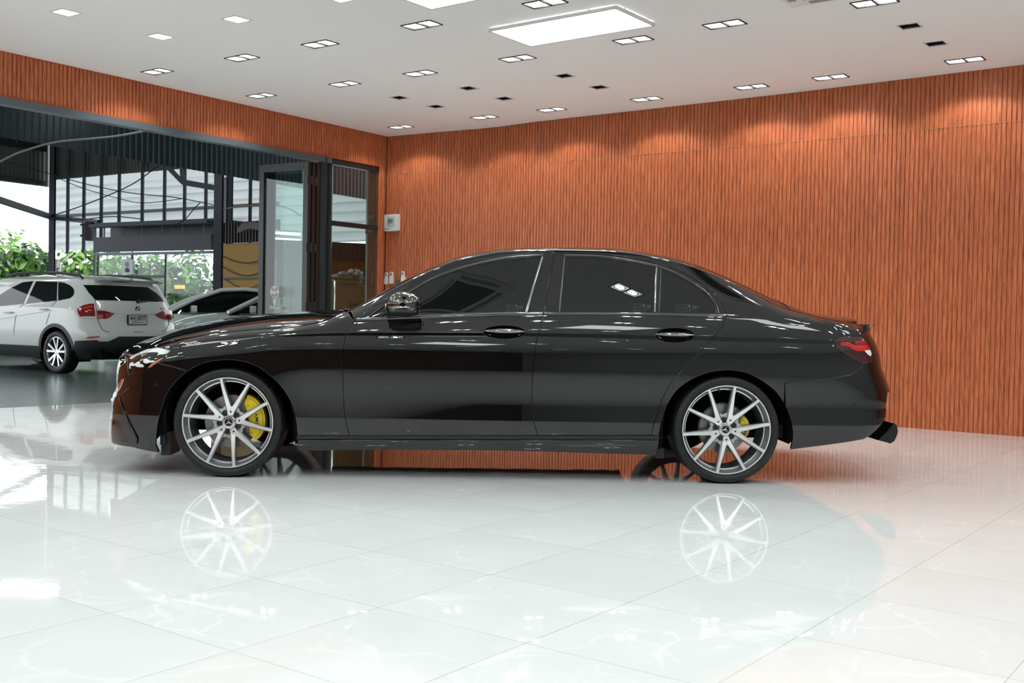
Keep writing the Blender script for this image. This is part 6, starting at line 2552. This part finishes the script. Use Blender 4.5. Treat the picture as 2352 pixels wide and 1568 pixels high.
b_line('door_gap', [(60, 697), (47, 703), (36, 728), (32, 760), (31, 798)])
b_line('door_gap', [(131, 690), (121, 700), (113, 722), (106, 745)])
b_line('tailgate_gap', [(219, 690), (221, 712), (224, 735), (235, 757), (247, 762), (313, 762.3), (379, 759.7), (387, 745), (390, 722)], True, .008)
b_line('tailgate_crease', [(264, 719.5), (310, 721), (354, 722)], True, .006, mat('crease_grey', srgb(150, 158, 158), .5))
b_line('character_line', [(178, 708), (120, 713), (60, 722), (0, 733)], False, .004, mat('crease_grey', srgb(150, 158, 158), .5))
for px, py in ((103, 709.5), (21, 717)):
    mb = MB()
    x, z = bS(px, py)
    mb.tube([(x + .10, b_y(x, z) + .02, z), (x, b_y(x, z) + .035, z), (x - .10, b_y(x, z) + .02, z)], .014, 8)
    obj('door_handle', mb, M_WPAINT, XCAR, smooth=True)
# wiper
mb = MB()
y0, z0 = bR(315, 692)
y1, z1 = bR(360, 688)
mb.tube([(b_x(y0, z0) - .03, y0, z0), (b_x(y1, z1) - .02, y1, z1)], .010, 6)
mb.sphere((b_x(y0, z0) - .02, y0, z0), .028, 10, 6)
obj('rear_wiper', mb, M_BLACK, XCAR)
# roof rails
for sy in (1, -1):
    mb = MB()
    mb.tube([(-.30, sy * .645, 1.43), (-.22, sy * .645, 1.475), (.2, sy * .65, 1.515), (.9, sy * .655, 1.53), (1.4, sy * .65, 1.51), (1.72, sy * .64, 1.45)], [.018, .022, .022, .022, .022, .016], 8)
    obj('roof_rail', mb, M_BLACK, XCAR, smooth=True)
# spoiler lip
mb = MB()
mb.grid(lambda i, j: ((-.50, -.66, -.57)[j] - .0 + .04 * abs(-1 + i / 6) ** 2, (-1 + i / 6) * .60, (1.452, 1.425, 1.392)[j] - .018 * abs(-1 + i / 6) ** 2), 13, 3)
obj('roof_spoiler', mb, M_WPAINT, XCAR, smooth=True)
# badge
mb = MB()
y, z = bR(315.6, 709.4)
xx = b_x(y, z) - .008


def arc(r0, r1, a0, a1, mi, d=0.0, n=10):
    pts = []
    for k in range(n + 1):
        a = math.radians(a0 + (a1 - a0) * k / n)
        pts.append((xx - d, y - r1 * math.cos(a), z + r1 * math.sin(a)))
    for k in range(n + 1):
        a = math.radians(a1 + (a0 - a1) * k / n)
        pts.append((xx - d, y - r0 * math.cos(a), z + r0 * math.sin(a)))
    mb.add(pts, [(k, k + 1, 2 * n - k, 2 * n + 1 - k) for k in range(n)], mi)


for k in range(4):
    arc(.030, .042, 90 * k, 90 * k + 90, 2)
    arc(.0, .028, 90 * k, 90 * k + 90, 0 if k % 2 == 1 else 1, .001)
obj('round_badge', mb, [mat('badge_blue', srgb(40, 110, 190), .3), mat('badge_white', srgb(235, 238, 238), .3), mat('badge_dark', srgb(30, 36, 44), .3)], XCAR, fix=False)
V, Fc = text_mesh('X1', .07, .001)
y, z = bR(371, 709)
mb = MB(); mb.add([(b_x(y, z) - .008, y - u * 1.3, z + v) for u, v in V], Fc)
obj('model_lettering', mb, mat('letter_chrome', (.5, .52, .52), .2, .8), XCAR, fix=False)
# licence plate
(ya, za), (yb, zb2) = bR(289.3, 723), bR(337, 746)
yc_, zc2 = (ya + yb) / 2, (za + zb2) / 2
wp, hp = abs(yb - ya), abs(za - zb2)
xp = b_x(yc_, zc2) - .03
mb = MB(); mb.box((xp + .012, yc_, zc2), (.03, wp, hp))
PLT = obj('licence_plate', mb, M_BLACK, XCAR)
mb = MB(); mb.box((xp - .004, yc_, zc2), (.003, wp * .93, hp * .88)); obj('plate_face', mb, mat('plate_white', srgb(222, 226, 226), .4), PLT)
M_INK = mat('plate_ink', (.012, .012, .014), .5)
mb = MB()
for s_, sz, dz, bold in (('4กฎ 8377', .088, .018, .0022), ('กรุงเทพมหานคร', .030, -.046, .0004)):
    V, Fc = text_mesh(s_, sz, bold)
    if V:
        aw = max(v[0] for v in V) - min(v[0] for v in V)
        k = min(1.25, wp * (.84 if sz > .05 else .62) / aw)
        mb.add([(xp - .0065, yc_ - u * k, zc2 + dz * hp / .16 + v) for u, v in V], Fc)
obj('plate_lettering', mb, M_INK, PLT, fix=False)


def simple_wheel(parent, x, y, R, out, n5=True, rimr=.225, name='wheel', a0=90):
    t = MB()
    t.lathe([(rimr, .0), (rimr + .02, -.008), (R - .03, -.008), (R - .008, .006), (R, .03), (R, .19), (R - .03, .215), (rimr, .2)], 64, 'y', 0)
    ty = obj(name, t, M_RUB, parent, smooth=True, angle=40)
    ty.location = (x, y, R)
    if out > 0:
        ty.rotation_euler = (0, 0, PI)
    r = MB()
    r.lathe([(rimr, .004), (rimr - .012, .0), (rimr - .018, .012), (rimr - .022, .05), (rimr - .03, .12)], 64, 'y', 0)
    r.lathe([(rimr - .03, .13), (.001, .13)], 40, 'y', 1)
    r.lathe([(.001, .01), (.045, .012), (.05, .03), (.05, .08)], 24, 'y', 0)
    for k in range(5):
        for sg in (-1, 1):
            aa = math.radians(a0 + 72 * k + sg * 5); ab = math.radians(a0 + 72 * k + sg * 15)
            A_ = Vector((.04 * math.cos(aa), .022, .04 * math.sin(aa)))
            B_ = Vector(((rimr - .012) * math.cos(ab), .006, (rimr - .012) * math.sin(ab)))
            r.bar(A_, B_, .030, .026, 0, up=(0, 1, 0))
    obj('rim', r, [mat('silver_rim', (.62, .65, .66), .25, .9), mat('rim_dark', (.02, .02, .02), .6)], ty, smooth=True, angle=30)
    return ty


for x in (0.0, 2.76):
    for sy in (1, -1):
        simple_wheel(XCAR, x, sy * .885, .322, sy, rimr=.232)


# ------------------------------------------------------------------ pale sedans further back
def small_sedan(label, loc_, heading, paint, group='pale saloons parked behind'):
    """heading: direction (deg, left of +Y is positive) in which the car points"""
    h = math.radians(heading)
    root = thing('parked_saloon', label, 'car', loc_, 0, group)
    hf = Vector((-math.sin(h), math.cos(h), 0)); lf = Vector((-math.cos(h), -math.sin(h), 0))
    root.matrix_world = Matrix(((hf.x, lf.x, 0, loc_[0]), (hf.y, lf.y, 0, loc_[1]), (0, 0, 1, loc_[2]), (0, 0, 0, 1)))
    low = pchip([-2.3, -2.1, -1.6, 1.4, 1.9, 2.2, 2.35], [.60, .78, .88, .89, .84, .70, .42])
    belt = pchip([-2.3, -1.6, -1.0, 0, .9, 1.4, 2.0, 2.35], [.86, .95, .96, .94, .92, .90, .80, .66])
    mb = MB(); rows = []
    for x in np.linspace(-2.34, 2.36, 40):
        w_, zb_ = low(x), belt(x)
        rows.append([(x, w_ * a, z) for a, z in ((.90, .20), (.97, .32), (1.0, .55), (.985, .72), (.95, zb_ - .03), (.88, zb_), (.5, zb_ + .05), (0, zb_ + .07), (-.5, zb_ + .05), (-.88, zb_), (-.95, zb_ - .03), (-.985, .72), (-1, .55), (-.97, .32), (-.90, .20))])
    mb.grid(lambda i, j: rows[i][j], 40, 15)
    mb.add(rows[0], [tuple(range(15))]); mb.add(rows[-1], [tuple(range(15))])
    obj('body', mb, paint, root, smooth=True, angle=45)
    roof = pchip([-1.75, -1.3, -.7, -.2, .25, .75, 1.25], [.98, 1.22, 1.38, 1.42, 1.39, 1.20, .94])
    mb = MB(); rows = []
    for x in np.linspace(-1.72, 1.24, 30):
        zr, zb_ = roof(x), belt(x)
        k = (zr - zb_) / .48
        wb_, wt_ = .80, .80 - .24 * min(1, max(0, k))
        rows.append([(x, s * (wb_ + (wt_ - wb_) * u), zb_ - .02 + (zr - zb_ - .02) * u) for s, u in ((1, 0), (1, .5), (1, .92))] + [(x, .8 * wt_ * q, zr + .012 * (1 - q * q)) for q in (.9, .4, -.4, -.9)] + [(x, -(wb_ + (wt_ - wb_) * u), zb_ - .02 + (zr - zb_ - .02) * u) for u in (.92, .5, 0)])
    mb.grid(lambda i, j: rows[i][j], 30, 10)
    obj('cabin_glass', mb, M_WGLASS, root, smooth=True, angle=45)
    mb = MB()
    xs = np.linspace(-.95, .12, 12)
    mb.grid(lambda i, j: (xs[i], (-1 + j / 4) * .60, roof(xs[i]) + .012 + .03 * (1 - abs(-1 + j / 4) ** 2)), 12, 9)
    obj('roof_panel', mb, paint, root, smooth=True)
    for sy in (1, -1):
        mb = MB()
        mb.tube([(1.25, sy * .80, .95), (.75, sy * .70, 1.21), (.25, sy * .60, 1.39), (-.2, sy * .585, 1.42), (-.8, sy * .60, 1.375), (-1.3, sy * .68, 1.24), (-1.75, sy * .78, 1.0)], .04, 8)
        obj('roof_pillar', mb, paint, root, smooth=True)
        mb = MB(); mb.tube([(1.05, sy * .84, .93), (.2, sy * .85, .955), (-.8, sy * .85, .975), (-1.4, sy * .83, .98)], .012, 6)
        obj('belt_moulding', mb, M_CHROME, root)
        mb = MB(); mb.prism([(-.11, -.05), (-.12, .02), (-.09, .06), (.08, .075), (.12, .05), (.12, -.03), (.09, -.065), (-.07, -.07)], -.05, .05, 'x', 0, Matrix.Translation((.80, sy * .98, 1.0))); mb.bar((.80, sy * .82, .95), (.80, sy * .95, .97), .05, .04)
        obj('door_mirror', mb, paint, root, smooth=True)
        mb = MB(); mb.sphere((2.14, sy * .60, .66), (.16, .19, .07), 14, 8)
        obj('headlight', mb, mat('lamp_clear', (.5, .53, .54), .1), root, smooth=True)
    mb = MB(); mb.box((2.33, 0, .45), (.06, .9, .22)); obj('front_grille', mb, M_BLACK, root)
    for x in (-1.35, 1.42):
        for sy in (1, -1):
            simple_wheel(root, x, sy * .87, .32, sy)
    return root


M_SILV = mat('pale_silver_paint', srgb(196, 206, 202), .3, coat=1.0)
c = atD(455, 700, 21.6)
small_sedan('white saloon with a dark windscreen, left one of the two behind the black car', (c[0] + .60, c[1] + .15, -.005), 112, M_WPAINT)
c = atD(590, 716, 19.0)
small_sedan('silver white saloon with a long bonnet, partly behind the folding door leaf', (c[0] + .85, c[1] + .1, -.005), 97, M_SILV)
c = atD(2, 660, 24)
small_sedan('dark saloon at the far left edge, mostly hidden by the white estate car', (c[0] - 1.0, c[1], -.005), 80, mat('dark_car_paint', (.01, .011, .013), .3, coat=1.0), None)
# ------------------------------------------------------------------ world: bright overcast day outside
wd = bpy.data.worlds.new('world')
SC.world = wd
wd.use_nodes = True
nt = wd.node_tree
bg = nt.nodes['Background']
bg.inputs['Color'].default_value = (0.93, 0.97, 1.0, 1)
bg.inputs['Strength'].default_value = 2.6
SC.view_settings.exposure = 0.0
